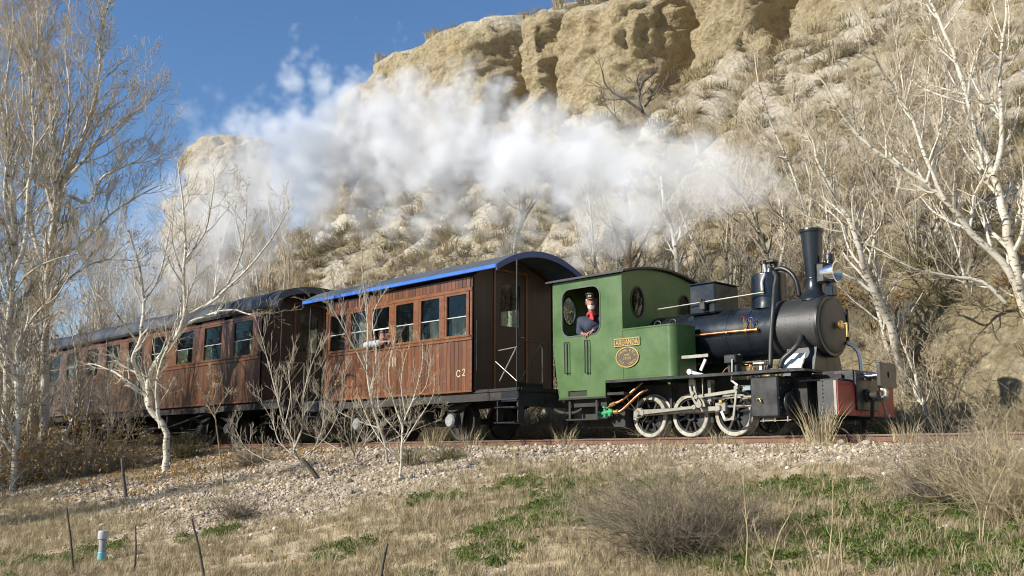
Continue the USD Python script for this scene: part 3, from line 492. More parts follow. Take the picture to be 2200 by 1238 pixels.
# cab
side = Polygon([(-11.25, 2.55), (-9.77, 2.55), (-9.77, .888), (-10.14, .888), (-10.14, .645), (-11.12, .645), (-11.25, 1.5)])
win = rrect(-11.05, -10.215, 1.625, 2.425, .17)
for s in (-1, 1):
    sl_ = affinity.translate(sbox(-10.92, .665, -10.52, .755), 0, 0)
    cs = part(lo, 'cab_side', plate(side.difference(win).difference(sl_), .022, 'xz', s * 1.0 - (0 if s < 0 else .022)), M['green'])
    o = s * 1.0; yy_ = o + (-.006 if s < 0 else -.0)
    part(cs, 'window_trim', plate(win.difference(win.buffer(-.018)), .034, 'xz', o - (.008 if s < 0 else .026)), M['trimsteel'])
    part(cs, 'step_recess', bx(-10.93, -10.51, min(o, o - s * .2) + (.023 if s < 0 else 0), max(o, o - s * .2) - (.023 if s > 0 else 0), .66, .76), M['dark'])
    part(cs, 'seam_strip', bx(-9.80, -9.772, o - .006, o + .006, .90, 2.545, .002), M['green'])
    pts = line((-11.2, o, 1.56), (-9.84, o, 1.56), 20) + line((-10.16, o, .92), (-10.16, o, 1.52), 14) + line((-9.786, o + s * .006, 1.7), (-9.786, o + s * .006, 2.5), 12) + line((-11.1, o, .68), (-10.2, o, .68), 12)
    part(cs, 'rivet', rivets(pts, (0, s, 0), .006), M['green'], kind='stuff')
    for u0 in (1218.5, 1262):
        a, b = q(u0, 803 if u0 < 1250 else 802, -1.0), q(u0 - 1, 737 if u0 < 1250 else 732, -1.0); a[1] = b[1] = s * 1.0; n_ = np.array([0, s * .055, 0]); e = np.array([.05, 0, 0])
        part(cs, 'hand_rail', tube([a, a + n_, b + n_, b], .011, 8), M['black'], smooth=35); part(cs, 'hand_rail', tube([a + e, a + n_ + e, b + n_ + e, b + e], .008, 8), M['black'], smooth=35)
ov = lambda y: affinity.scale(Point(y, 2.13).buffer(1, quad_segs=12), .155, .235)
front = Polygon([(-.978, .9), (.978, .9), (.978, 2.55)] + [(y, 2.55 + .14 * (1 - (y / 1.0) ** 2)) for y in np.linspace(.97, -.97, 17)] + [(-.978, 2.55)])
back = Polygon([(-.978, 1.52), (.978, 1.52), (.978, 2.55)] + [(y, 2.55 + .14 * (1 - (y / 1.0) ** 2)) for y in np.linspace(.97, -.97, 17)] + [(-.978, 2.55)])
for nm, poly, x in (('cab_front', front, -9.792), ('cab_back', back, -11.246)):
    g = poly.difference(ov(-.62)).difference(ov(.62))
    if nm == 'cab_front': g = g.difference(Point(0, BZ).buffer(.40))
    c_ = part(lo, nm, plate(g, .02, 'yz', x), M['green'])
    for y in (-.62, .62):
        part(c_, 'window_ring', plate(ov(y).buffer(.022).difference(ov(y).buffer(-.004)), .034, 'yz', x - .007), M['black']); part(c_, 'window_pane', plate(ov(y).buffer(-.002), .004, 'yz', x + .008), M['glass'])
part(lo, 'bunker', hull([[x, y, z] for x, z in ((-11.24, 1.5), (-11.11, .66), (-10.95, .66), (-10.95, 1.5)) for y in (-.975, .975)]), M['green'])
part(lo, 'cab_floor', bx(-11.1, -9.8, -.97, .97, .66, .70), M['dark'])
rp2 = [(y, 2.555 + .15 * (1 - (y / 1.06) ** 2)) for y in np.linspace(-1.07, 1.07, 25)]
part(lo, 'cab_roof', plate(Polygon(rp2 + [(y, z + .03) for y, z in rp2[::-1]]), 1.66, 'yz', -11.35), M['cabroof'], smooth=25)
bk = part(lo, 'backhead', lathe([(0, -9.98), (.44, -9.98), (.46, -9.9), (.46, -9.8)], (0, 0, BZ), 'x', 32), M['black'], smooth=35)
part(bk, 'gauge', cat_([lathe([(0, -10.03), (.07, -10.03), (.075, -10.0), (.075, -9.98)], (0, y, 2.02), 'x', 20) for y in (-.14, .1)]), M['brass'], smooth=35)
part(bk, 'regulator_handle', cat_([tube([(-10.05, 0, 1.75), (-10.07, -.28, 1.95)], .014, 8), tube([(-9.98, .3, 1.3), (-10.06, .3, 1.7)], .02, 8)]), M['steel'], smooth=True)
# cab steps and hangers
for s in (-1, 1):
    part(lo, 'cab_step', cat_([bx(-10.98, -10.3, min(s * .72, s * 1.0), max(s * .72, s * 1.0), .285, .31, .004), bx(-11.13, -10.12, min(s * .9, s * 1.01), max(s * .9, s * 1.01), .615, .642, .004)]), M['dark'])
    for x in (-10.93, -10.36): part(lo, 'step_hanger', bx(x - .02, x + .02, s * .95 - .012, s * .95 + .012, .3, .62), M['dark'])
# injector with green valve and copper pipes
c = q(1300, 887, -.86)
part(lo, 'injector', cat_([cyl(c + [-.10, 0, -.02], c + [.16, 0, .02], .034), cyl(c + [0, 0, -.07], c + [0, 0, .075], .026), cyl(c + [.1, 0, -.05], c + [.1, 0, .06], .03), lathe([(.045, -.012), (.045, .012), (0, .014)], c + [0, 0, .085], 'z', 16), cyl(c + [-.12, 0, -.03], c + [-.09, 0, -.02], .05)]), M['vgreen'], smooth=35)
part(lo, 'injector_pipe', tube(bend([c + [.02, 0, .06], q(1318, 868, -.86), q(1336, 860, -.84), q(1362, 838, -.8), q(1380, 822, -.7)]), .02, 10), M['copper'], smooth=True)
part(lo, 'injector_pipe', tube(bend([c + [.16, 0, .02], q(1325, 885, -.86), q(1338, 880, -.84), q(1372, 848, -.78), q(1392, 836, -.7)]), .02, 10), M['copper'], smooth=True)
for a, b in (((1312, 871), (1322, 866)), ((1320, 886), (1329, 884))): part(lo, 'pipe_joint', cyl(q(*a, -.86), q(*b, -.86), .033), M['brass'])
# wheels
WX, WZ, WR = (-9.63, -8.87, -8.11), .325, .32
rngl = random.Random(3)
CP = (-.115, .055)                                                     # crank pin offset at this moment (x, z)
for s in (-1, 1):
    for x in WX:
        y0 = s * .5; w_ = part(lo, 'wheel', cat_([lathe([(.055, -.05), (.085, -.05), (.085, .055), (.055, .055), (.055, -.05)], (x, y0, WZ), 'y', 24), lathe([(.235, -.035), (.235, .04), (.262, .045), (.262, -.035), (.235, -.035)], (x, y0, WZ), 'y', 40)]), M['black'], smooth=35)
        part(w_, 'spoke', cat_([bar((x + .07 * math.cos(t), y0, WZ + .07 * math.sin(t)), (x + .245 * math.cos(t), y0, WZ + .245 * math.sin(t)), .045, .042, (math.sin(t), 0, -math.cos(t))) for t in np.arange(8) * np.pi / 4 + .3]), M['black'])
        part(w_, 'counterweight', plate(Polygon([(x + r * math.cos(t), WZ + r * math.sin(t)) for r, ts in ((.245, np.linspace(-.95, .25, 9)), (.14, np.linspace(.25, -.95, 9))) for t in ts]), .06, 'xz', y0 - .03), M['black'])
        part(w_, 'tyre', lathe([(.260, -.05 * s * -1), (.262, s * .062), (WR - .01, s * .066), (WR, s * .058), (WR, -s * .05), (WR + .03, -s * .055), (WR + .03, -s * .075), (.262, -s * .075), (.260, .0)] if s > 0 else [(.260, .0), (.262, .075), (WR + .03, .075), (WR + .03, .055), (WR, .05), (WR, -.058), (WR - .01, -.066), (.262, -.062), (.260, .0)], (x, y0, WZ), 'y', 48), M['tyre'], smooth=30)
        part(w_, 'crank_boss', cat_([bar((x, y0 + s * .04, WZ), (x + CP[0], y0 + s * .04, WZ + CP[1]), .11, .05, (0, 0, 1)), cyl((x + CP[0], y0, WZ + CP[1]), (x + CP[0], y0 + s * .14, WZ + CP[1]), .036)]), M['black'])
for x in WX:
    part(lo, 'axle', cyl((x, -.5, WZ), (x, .5, WZ), .055), M['dark'], smooth=35)
    for s in (-1, 1): part(lo, 'leaf_spring', cat_([bx(x - .24 + .035 * k, x + .24 - .035 * k, s * .39 - .035, s * .39 + .035, .66 - .016 * k, .674 - .016 * k) for k in range(5)] + [bx(x - .03, x + .03, s * .39 - .045, s * .39 + .045, .5, .69, .005)]), M['dark'])
for x in (-9.25, -8.49):
    for s in (-1, 1): part(lo, 'brake_block', cat_([bx(x - .04, x + .02, s * .5 - .04, s * .5 + .04, .2, .45, .01), bx(x - .02, x + .02, s * .5 - .02, s * .5 + .02, .4, .78)]), M['dark'])
# rods and valve gear, near side as photographed; far side the same gear
for s in (-1, 1):
    Y = lambda y: s * y
    pin = [np.array([x + CP[0], Y(.60), WZ + CP[1]]) for x in WX]
    part(lo, 'coupling_rod', cat_([bar(pin[0], pin[1], .062, .03), bar(pin[1], pin[2], .062, .03)] + [cyl(p + [0, -.025, 0], p + [0, .025, 0], .058, n=20) for p in pin] + [bx(p[0] - .02, p[0] + .02, p[1] - .018, p[1] + .018, p[2] + .05, p[2] + .085, .006) for p in pin]), M['steel'], smooth=35)
    xh = q(1553, 877, -.67); xh[1] = Y(.67); big = pin[0].copy(); big[1] = Y(.67)
    part(lo, 'main_rod', cat_([hull(np.vstack([bar(big, big + (xh - big) * .02, .10, .035).vertices, bar(xh - (xh - big) * .02, xh, .066, .035).vertices])), cyl(big + [0, -.03, 0], big + [0, .03, 0], .078, n=20), bx(big[0] - .10, big[0] + .07, big[1] - .026, big[1] + .026, big[2] - .07, big[2] + .075, .012), bx(xh[0] - .05, xh[0] + .05, xh[1] - .03, xh[1] + .03, xh[2] - .045, xh[2] + .045, .01)]), M['steel'], smooth=35)
    rc = q(1381, 888, -.74); rc[1] = Y(.74); lf = q(1492, 875, -.76); lf[1] = Y(.76)
    part(lo, 'return_crank', cat_([bar(big + [0, s * .05, 0], rc, .055, .03), cyl(rc + [0, -.025, 0], rc + [0, .025, 0], .036), cyl(big, big + [0, s * .08, 0], .045)]), M['steel'], smooth=35)
    part(lo, 'eccentric_rod', cat_([bar(rc, lf, .046, .024), cyl(lf + [0, -.025, 0], lf + [0, .025, 0], .034)]), M['steel'], smooth=35)
    lk = [q(u, v, -.79) for u, v in ((1487, 819), (1488, 832), (1491, 846), (1496, 858), (1502, 869))]; 
    cl = np.array(bend([(p[0], p[2]) for p in lk], 4)); from shapely.geometry import LineString
    band = LineString(cl).buffer(.052, quad_segs=6); slot = LineString(cl[3:-3]).buffer(.018, quad_segs=4); ex = part(lo, 'expansion_link', plate(band.difference(slot), .035, 'xz', Y(.79) - .0175), M['steel'])
    part(ex, 'link_pivot', cyl((lk[2][0], Y(.72), lk[2][2]), (lk[2][0], Y(.84), lk[2][2]), .03), M['steel'], smooth=35)
    r0, r1 = q(1497, 853, -.80), q(1582, 840, -.80); r0[1] = r1[1] = Y(.80)
    part(lo, 'radius_rod', cat_([bar(r0, r1, .05, .024), cyl(r0 + [0, -.03, 0], r0 + [0, .03, 0], .032), cyl(r1 + [0, -.03, 0], r1 + [0, .03, 0], .03)]), M['steel'], smooth=35)
    c0, c1 = q(1583, 833, -.83), q(1576, 899, -.83); c0[1] = c1[1] = Y(.83)
    part(lo, 'combination_lever', cat_([bar(c0, c1, .036, .022, (1, 0, 0)), cyl(c1 + [0, -.03, 0], c1 + [0, .03, 0], .03), cyl(c0 + [0, -.03, 0], c0 + [0, .03, 0], .032)]), M['steel'], smooth=35)
    d0 = q(1556, 903, -.80); d0[1] = Y(.80); part(lo, 'union_link', bar(d0, c1 + [0, s * -.025, 0], .035, .02), M['steel'])
    part(lo, 'drop_arm', bar(d0 + [0, -s * .03, 0], xh + [0, s * .07, 0], .045, .022, (1, 0, 0)), M['steel'])
    part(lo, 'crosshead', cat_([bx(xh[0] - .08, xh[0] + .10, Y(.72) - .035, Y(.72) + .035, xh[2] - .055, xh[2] + .075, .01), bx(xh[0] - .03, xh[0] + .03, Y(.77) - .02, Y(.77) + .02, xh[2] - .04, xh[2] + .04, .01)]), M['steel'])
    sb0 = q(1520, 860, -.70); part(lo, 'slide_bar', cat_([bx(-8.42, -7.56, Y(.70) - .03, Y(.70) + .03, .535, .565, .004), bx(-8.42, -8.36, Y(.70) - .05, Y(.70) + .05, .5, .82, .004)]), M['steel'])
    part(lo, 'piston_rod', cyl((xh[0] + .08, Y(.70), .425), (-7.5, Y(.70), .425), .022), M['chrome'], smooth=35)
    part(lo, 'valve_spindle', cat_([cyl((c0[0], Y(.76), .70), (-7.5, Y(.76), .70), .018), bx(c0[0] + .05, c0[0] + .2, Y(.76) - .03, Y(.76) + .03, .63, .70, .008)]), M['chrome'], smooth=35)
    for u, v in ((1549, 863), (1597, 838)):
        p = q(u, v, -.75); part(lo, 'oil_cup', bx(p[0] - .028, p[0] + .028, Y(.75) - .02, Y(.75) + .02, p[2] - .025, p[2] + .03, .006), M['brass'])
    l0, l1 = q(1509, 806, -.83), q(1510, 851, -.83); l0[1] = l1[1] = Y(.83); part(lo, 'lifting_link', bar(l0, l1, .018, .016, (1, 0, 0)), M['steel'])
    a0, a1, a2 = q(1482, 799, -.86), q(1508, 806, -.86), q(1516, 772, -.86)
    for a in (a0, a1, a2): a[1] = Y(.86)
    part(lo, 'reversing_arm', cat_([bar(a0, a1, .05, .022), cyl(a0 + [0, -.02, 0], a0 + [0, .02, 0], .042), cyl(a1 + [0, -.02, 0], a1 + [0, .02, 0], .03), bar(a1 + (a2 - a1) * .3 + [-.04, 0, 0], a2, .05, .022, (1, 0, 0))]), M['silver'], smooth=35)
    rr0, rr1 = q(1489, 767, -.80), q(1519, 764, -.80); part(lo, 'reach_rod', bx(rr0[0] - .6, rr1[0] + .05, Y(.84) - .01, Y(.84) + .01, rr0[2] - .025, rr0[2] + .025, .004), M['steel'])
    # cylinders
    cy = part(lo, 'cylinder', cat_([bx(-7.55, -7.12, min(Y(.56), Y(1.0)), max(Y(.56), Y(1.0)), .245, .795, .02), lathe([(0, -7.06), (.17, -7.06), (.185, -7.08), (.185, -7.6), (.1, -7.62), (0, -7.62)], (0, Y(.72), .43), 'x', 32)]), M['black'], smooth=35)
    part(cy, 'cover_bolt', cat_([rivets([(-7.12, Y(.78) + .19 * math.cos(t), .5 + .22 * math.sin(t))], (1, 0, 0), .012) for t in np.arange(10) * np.pi / 5]), M['steel'], kind='stuff')
    p = q(1650, 806, -.9); part(cy, 'relief_valve', lathe([(.018, -.075), (.03, -.05), (.034, 0), (.028, .05), (.012, .075)], (p[0], Y(.93), .815), 'x', 14), M['brass'], smooth=True)
    p = q(1634, 862, -1.0); part(cy, 'drain_tap', tube(bend([(p[0] - .05, Y(1.02), p[2] + .025), (p[0], Y(1.03), p[2] + .03), (p[0] + .03, Y(1.03), p[2] - .02)]), .012, 8), M['brass'], smooth=True)
    part(cy, 'drain_linkage', cat_([cyl((-7.45, Y(.93), .195), (-6.98, Y(.93), .20), .007)] + [cyl((x, Y(.93), .18), (x, Y(.93), .25), .012) for x in (-7.4, -7.22, -7.03)]), M['steel'], smooth=35)
# lubricator and small gear on the running board
lb = q(1578, 782, -.78)
lu = part(lo, 'lubricator', cat_([bx(lb[0] - .13, lb[0] + .07, -.86, -.66, 1.02, 1.15, .015), bx(lb[0] - .10, lb[0] - .06, -.8, -.7, .88, 1.03), bx(lb[0] + .02, lb[0] + .06, -.8, -.7, .88, 1.03), cyl((lb[0] - .16, -.76, 1.14), (lb[0] + .10, -.76, 1.14), .02)]), M['black'])
part(lu, 'drive_rod', cat_([tube([q(1573, 772, -.88), q(1573, 802, -.88), q(1571, 817, -.88)], .012, 8), bar(q(1571, 817, -.88), q(1585, 828, -.88), .03, .015)]), M['silver'], smooth=35)
part(lo, 'oil_pipe', cat_([tube(bend([q(1600, 783, -.7), q(1608, 784, -.7), q(1614, 785, -.72), q(1618, 792, -.75)]), .008, 6), tube(bend([q(1552, 802, -.75), q(1560, 792, -.75), q(1570, 790, -.75)]), .008, 6), cyl(q(1612, 784, -.72), q(1612, 795, -.72), .016)]), M['copper'], smooth=True)
part(lo, 'tool_bracket', cat_([bx(*(lambda p: (p[0] - .09, p[0] + .09, -.75, -.60, p[2] - .012, p[2] + .012))(q(1635, 781, -.68)), .003), bx(*(lambda p: (p[0] - .02, p[0] + .02, -.70, -.64, .88, p[2] - .012))(q(1635, 781, -.68)))]), M['silver'])
part(lo, 'exhaust_pipe', tube(bend([q(1721, 722, -.42), q(1716, 738, -.55), q(1700, 756, -.62), q(1683, 772, -.66), q(1676, 790, -.66)]), .038, 12), M['soot'], smooth=True)
for k in range(3):
    x0 = -7.42 + .0 * k; zc = .93 + .075 * k; y_ = -.62 + .055 * k
    part(lo, 'saddle_step', hull([[x, y, z] for x in (-7.30, -6.98) for y, z in ((y_, zc - .03), (y_ + .035, zc + .05), (y_ + .06, zc + .045), (y_ + .03, zc - .035))]), M['silver'])
part(lo, 'sand_pipe', tube(bend([(-6.78, .34, 1.32), (-6.66, .38, 1.22), (-6.62, .40, 1.05), (-6.62, .40, .84)]), .03, 10), M['silver'], smooth=True)
part(lo, 'lubricator', bx(-6.72, -6.6, .12, .3, .82, .9, .01), M['black'])
# front end: buffer beam, drag box, centre buffer, screw coupling
FX = -6.36
bb = part(lo, 'buffer_beam', bx(FX - .02, FX, -.80, .80, .26, .70, .004), M['red'])
part(bb, 'beam_edge', bx(FX - .06, FX - .021, -.806, .806, .254, .706, .003), M['steel'])
part(bb, 'rivet', rivets(line((FX, .3, .66), (FX, .46, .66), 3) + line((FX, -.72, .66), (FX, -.3, .66), 5) + line((FX, -.72, .30), (FX, .72, .30), 12), (1, 0, 0), .012), M['red'], kind='stuff')
for s in (-1, 1):
    sp = part(lo, 'front_side_plate', bx(-6.68, FX - .06, s * .74 - .012, s * .74 + .012, .255, .72, .003), M['soot']); part(sp, 'rivet', rivets(line((-6.60, s * .752, .28), (-6.60, s * .752, .70), 9) + line((-6.65, s * .752, .28), (-6.45, s * .752, .28), 4), (0, s, 0), .013), M['soot'], kind='stuff')
part(lo, 'beam_deck', bx(-6.95, FX - .02, -.74, .74, .715, .735), M['black'])
part(lo, 'drag_box', cat_([bx(FX - .45, FX + .0, -.36, .30, .702, .87, .008), bx(FX - .0, FX + .03, -.34, .28, .33, .86, .006)]), M['black'])
for y in (-.11, .10): part(lo, 'buffer_shaft', lathe([(.05, FX + .02), (.05, FX + .06), (.036, FX + .07), (.036, FX + .18), (.044, FX + .185), (.044, FX + .29), (0, FX + .29)], (0, y - .03, .785), 'x', 20), M['chrome'], smooth=35)
bf = q(1903, 816, 0)
pl = rrect(-.27, .21, .625, .955, .02).difference(affinity.scale(Point(-.03, .80).buffer(1), .028, .045))
part(lo, 'buffer_head', plate(pl, .045, 'yz', FX + .285), M['black'])
cp = part(lo, 'screw_coupling', cat_([lathe([(.0, FX + .03), (.085, FX + .03), (.085, FX + .06), (.05, FX + .065), (.05, FX + .16), (.065, FX + .17), (.06, FX + .2), (0, FX + .205)], (0, -.08, .53), 'x', 24), bar((FX + .12, -.08, .5), (FX + .10, -.1, .18), .05, .03, (1, 0, 0))]), M['dark'], smooth=35)
part(cp, 'hook', tube(bend([(FX + .03, .1, .50), (FX + .14, .1, .48), (FX + .22, .1, .52), (FX + .22, .1, .60), (FX + .14, .1, .62)]), [.035] * 20 + [.028] * 5, 10), M['steel'], smooth=True)
part(cp, 'shackle', cat_([tube([(FX + .15, .07, .58), (FX + .17, .18, .30), (FX + .16, .22, .26)], .016, 8), bx(FX + .13, FX + .2, .19, .25, .24, .29, .01)]), M['steel'], smooth=35)
for s in (-1, 1): part(lo, 'rail_guard', bx(-6.7, -6.62, s * .5 - .03, s * .5 + .03, .05, .3, .006), M['dark'])
# ------------------------------------------------------------------ carriages
def wheelset(parent, x, r, silver=False):
    for s in (-1, 1):
        w_ = part(parent, 'wheel', lathe([(.06, -.05), (.1, -.05), (.11, -.02), (r - .06, -.02), (r - .05, -.05), (r - .008, -.06), (r, -.05), (r, .05), (r + .025, .055), (r + .025, .075), (r - .05, .075), (r - .06, .02), (.1, .02), (.06, .02)] if s < 0 else
                  [(.06, -.02), (.1, -.02), (r - .06, -.02), (r - .05, -.075), (r + .025, -.075), (r + .025, -.055), (r, -.05), (r, .05), (r - .008, .06), (r - .05, .05), (r - .06, .02), (.11, .02), (.1, .05), (.06, .05)], (x, s * .5, r), 'y', 36), M['dark'], smooth=30)
        ab = part(parent, 'axle_box', cat_([bx(x - .12, x + .12, min(s * .62, s * .84), max(s * .62, s * .84), r - .13, r + .14, .03)]), M['dark']); part(ab, 'cover', cyl((x, s * .84, r), (x, s * .875, r), .125, .10, 22), M['pipegrey'] if silver and s < 0 else M['dark'])
        part(ab, 'horn_guide', plate(Polygon([(x - .30, .80), (x - .16, r - .16), (x - .125, r - .16), (x - .125, r + .15), (x + .125, r + .15), (x + .125, r - .16), (x + .16, r - .16), (x + .30, .80)]), .02, 'xz', s * .70 - .01), M['dark'])
        part(parent, 'leaf_spring', cat_([bar((x - .5 + .06 * k, s * .76, .64 - .02 * k + .03 * 1), (x, s * .76, .60 - .02 * k), .016, .07) for k in range(5)] + [bar((x + .5 - .06 * k, s * .76, .64 - .02 * k + .03), (x, s * .76, .60 - .02 * k), .016, .07) for k in range(5)]), M['dark'])
    part(parent, 'axle', cyl((x, -.78, r), (x, .78, r), .055), M['dark'])

def wall_side(c, s, HW, XL, XR, z0, zw, wz0, wz1, ze, wins, plank, wood, trim, open_win=None, boards_top=True, rng=None):
    """one side wall: boarding, rails, pillars and windows. wins: [(x0, x1)]"""
    o = s * HW; yb = (o + .018, o + .045) if s < 0 else (o - .045, o - .018); yp = (o, o + .018) if s < 0 else (o - .018, o)
    holes = [sbox(a, wz0, b, wz1) for a, b in wins]; back_ = sbox(XL, z0, XR, ze)
    for h in holes: back_ = back_.difference(h)
    w_ = part(c, 'side_wall', plate(back_, .027, 'xz', yb[0]), M['darkwood'])
    def boards(za, zb):
        n = int(round((XR - XL - .12) / plank)); e = np.linspace(XL + .06, XR - .06, n + 1)
        for a, b in zip(e[:-1], e[1:]):
            d = rng.uniform(-.0025, .0025); part(w_, 'plank', bx(a + .0025, b - .0025, yp[0] - (d if s < 0 else 0), yp[1] + (d if s > 0 else 0), za, zb, .004), wood)
    boards(z0 + .004, zw)
    if boards_top: boards(wz1 + .085, ze - .005)
    r = lambda a, b, x0, x1, t: bx(x0, x1, min(o - s * -t, o + s * -.02), max(o - s * -t, o + s * -.02), a, b, .006)
    part(w_, 'waist_rail', r(zw + .002, wz0 - .012, XL, XR, .020), trim); part(w_, 'window_sill', r(wz0 - .012, wz0 + .010, XL + .03, XR - .03, .036), trim)
    part(w_, 'top_rail', r(wz1 + .012, wz1 + .083, XL, XR, .016), trim); part(w_, 'bottom_rail', r(z0 - .02, z0 + .02, XL, XR, .012), trim)
    for x0, x1 in ((XL, XL + .058), (XR - .058, XR)):
        part(w_, 'corner_post', r(z0 + .022, zw, x0, x1, .010), trim); part(w_, 'corner_post', r(wz0 + .012, wz1 + .010, x0, x1, .010), trim)
    ed = [XL + .06] + [v for ab in wins for v in ab] + [XR - .06]
    for a, b in zip(ed[0::2], ed[1::2]):
        if b - a > .05: part(w_, 'pillar', r(wz0 + .012, wz1 + .010, a + .022, b - .022, .014), trim)
    for k, (a, b) in enumerate(wins):
        t = .030; yf = (o - .008, o + .03) if s < 0 else (o - .03, o + .008); fr = plate(sbox(a - .02, wz0 + .011, b + .02, wz1 + .011).difference(sbox(a + t, wz0 + t + .01, b - t, wz1 - t)), .038, 'xz', yf[0]); f = part(w_, 'window', fr, trim)
        zm = wz0 + (wz1 - wz0) * .46; yg = o + .016 if s < 0 else o - .022
        if s < 0 and open_win == k:
            part(f, 'pane', bx(a + t - .004, b - t + .004, yg, yg + .006, zm, wz1 - t + .004), M['glass']); part(f, 'sash_bar', bx(a + t, b - t, yg - .008, yg + .014, zm - .022, zm, .003), M['white'])
        else:
            part(f, 'pane', bx(a + t - .004, b - t + .004, yg, yg + .006, wz0 + t + .006, wz1 - t + .004), M['glass'])
            part(f, 'sash_bar', bx(a + t, b - t, yg - .006, yg - .001, zm - .008, zm + .008), M['silver'] if s < 0 else trim)
    return w_

def end_wall(c, x, HW, z0, ze, apex, door_y, dz, wood, right=True):
    arch = [(y, ze + (apex - ze) * (1 - (y / HW) ** 2)) for y in np.linspace(HW - .002, -HW + .002, 17)]
    poly = Polygon([(-HW + .002, z0), (HW - .002, z0), (HW - .002, ze)] + arch + [(-HW + .002, ze)]).buffer(0)
    y0, y1 = door_y; wz0_, wz1_ = dz; door = sbox(y0 - .13, z0, y1 + .13, wz1_ + .22); wn = sbox(y0, wz0_, y1, wz1_)
    xx_ = x - .03 if right else x; e = part(c, 'end_wall', plate(poly.difference(door), .03, 'yz', xx_), wood)
    d_ = part(e, 'door', plate(door.buffer(-.006).difference(wn), .024, 'yz', xx_ + .003), wood); sg = 1 if right else -1; xo = xx_ + (.03 if right else 0)
    part(d_, 'pane', plate(wn.buffer(.004), .005, 'yz', xx_ + .012), M['glass']); part(d_, 'handle', tube([(xo, y1 + .06, 1.9), (xo + sg * .05, y1 + .06, 1.9), (xo + sg * .05, y1 - .04, 1.9)], .01, 8), M['brass'], smooth=True)
    part(e, 'door_frame', plate(door.buffer(.045, join_style=2).intersection(poly).difference(door.buffer(.001)), .022, 'yz', xo - (.004 if right else .018)), M['trim1'])
    return e

def underframe(c, XL, XR, z0, axles, r, silver=False):
    for s in (-1, 1):
        part(c, 'solebar', cat_([bx(XL, XR, s * .96 - .03, s * .96 + .03, z0 - .19, z0 - .022, .006), bx(XL, XR, s * 1.0 - .012, s * 1.0 + .012, z0 - .19, z0 - .17), bx(XL, XR, s * 1.0 - .012, s * 1.0 + .012, z0 - .04, z0 - .024)]), M['dark'])
    part(c, 'floor', bx(XL - .02, XR + .02, -.92, .92, z0 - .04, z0 + .02), M['dark'])
    for x in axles: wheelset(c, x, r, silver)
    xm = (axles[0] + axles[-1]) / 2; part(c, 'brake_rigging', cat_([cyl((axles[0] + .4, -.3, .34), (axles[-1] - .4, -.3, .34), .02), bx(xm - .3, xm + .3, -.5, .5, .35, .6, .02), cyl((xm - .5, .1, .45), (xm + .5, .1, .45), .16)]), M['dark'])

rng = random.Random(11)
# --- first carriage, with the blue roof edge
X1L, X1R, HW, Z0, ZE = -17.78, -13.18, 1.05, .865, 2.93
c1 = thing('passenger_carriage', 'short varnished wooden carriage with bright blue roof edge coupled behind the engine', 'railway carriage', (-15.5, 0, 0))
wins1 = [(-17.66, -17.06), (-16.92, -16.32), (-16.18, -15.58), (-15.42, -14.82), (-14.66, -14.06), (-13.91, -13.31)]
w1 = wall_side(c1, -1, HW, X1L, X1R, Z0, 1.775, 1.845, 2.655, ZE, wins1, .105, M['wood1'], M['trim1'], open_win=2, rng=rng)
wall_side(c1, 1, HW, X1L, X1R, Z0, 1.775, 1.845, 2.655, ZE, wins1, .42, M['wood1'], M['trim1'], rng=rng)
yd = (qx(1075, 655, X1R)[1], qx(1118, 655, X1R)[1]); dz = (qx(1096, 702, X1R)[2], qx(1096, 612, X1R)[2])
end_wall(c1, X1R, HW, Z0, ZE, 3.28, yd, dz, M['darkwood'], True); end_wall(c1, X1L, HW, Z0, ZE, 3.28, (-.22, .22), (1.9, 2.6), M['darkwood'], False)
underframe(c1, X1L - .9, X1R + 1.1, Z0, (-16.9, -14.0), .36, True)
XR0, XR1 = -18.52, -12.42
ra = lambda y, k=0.: 2.985 + k + .37 * (1 - (y / 1.18) ** 2); ys_ = np.linspace(-1.18, 1.18, 29)
rf = part(c1, 'roof', plate(Polygon([(y, ra(y)) for y in ys_] + [(y, ra(y, .045)) for y in ys_[::-1]]), XR1 - XR0 - .02, 'yz', XR0 + .01), M['blueroof'], smooth=25)
for s in (-1, 1): part(rf, 'roof_edge', bx(XR0, XR1, s * 1.185 - .014, s * 1.185 + .014, 2.962, 3.034, .008), M['blue'])
for xe in (XR0, XR1): part(rf, 'roof_end', plate(Polygon([(y, ra(y, -.065)) for y in ys_] + [(y, ra(y, .046)) for y in ys_[::-1]]), .03, 'yz', xe - .015), M['blueshade'], smooth=25)
part(rf, 'ceiling', plate(Polygon([(y, ra(y, -.03)) for y in ys_ * .87] + [(y, ra(y, -.015)) for y in ys_[::-1] * .87]), X1R - X1L, 'yz', X1L), M['darkwood'], smooth=25)
L1 = []
def letters(parent, s, hgt, u, v, y, bold=False):
    p = q(u, v, y); part(parent, 'lettering', text_xz(s, hgt, p[0], p[2], y - .0003, .003, bold), M['cream'])
letters(w1, 'C', .125, 985, 803, -HW); letters(w1, '2', .125, 996.5, 800, -HW); 
for u in (838, 843.5, 849): p = q(u, 778, -HW); part(w1, 'lettering', bx(p[0] - .009, p[0] + .009, -HW - .0035, -HW - .0003, p[2] - .09, p[2] + .09), M['cream'])
letters(w1, 'C 2', .09, 723, 822, -HW)
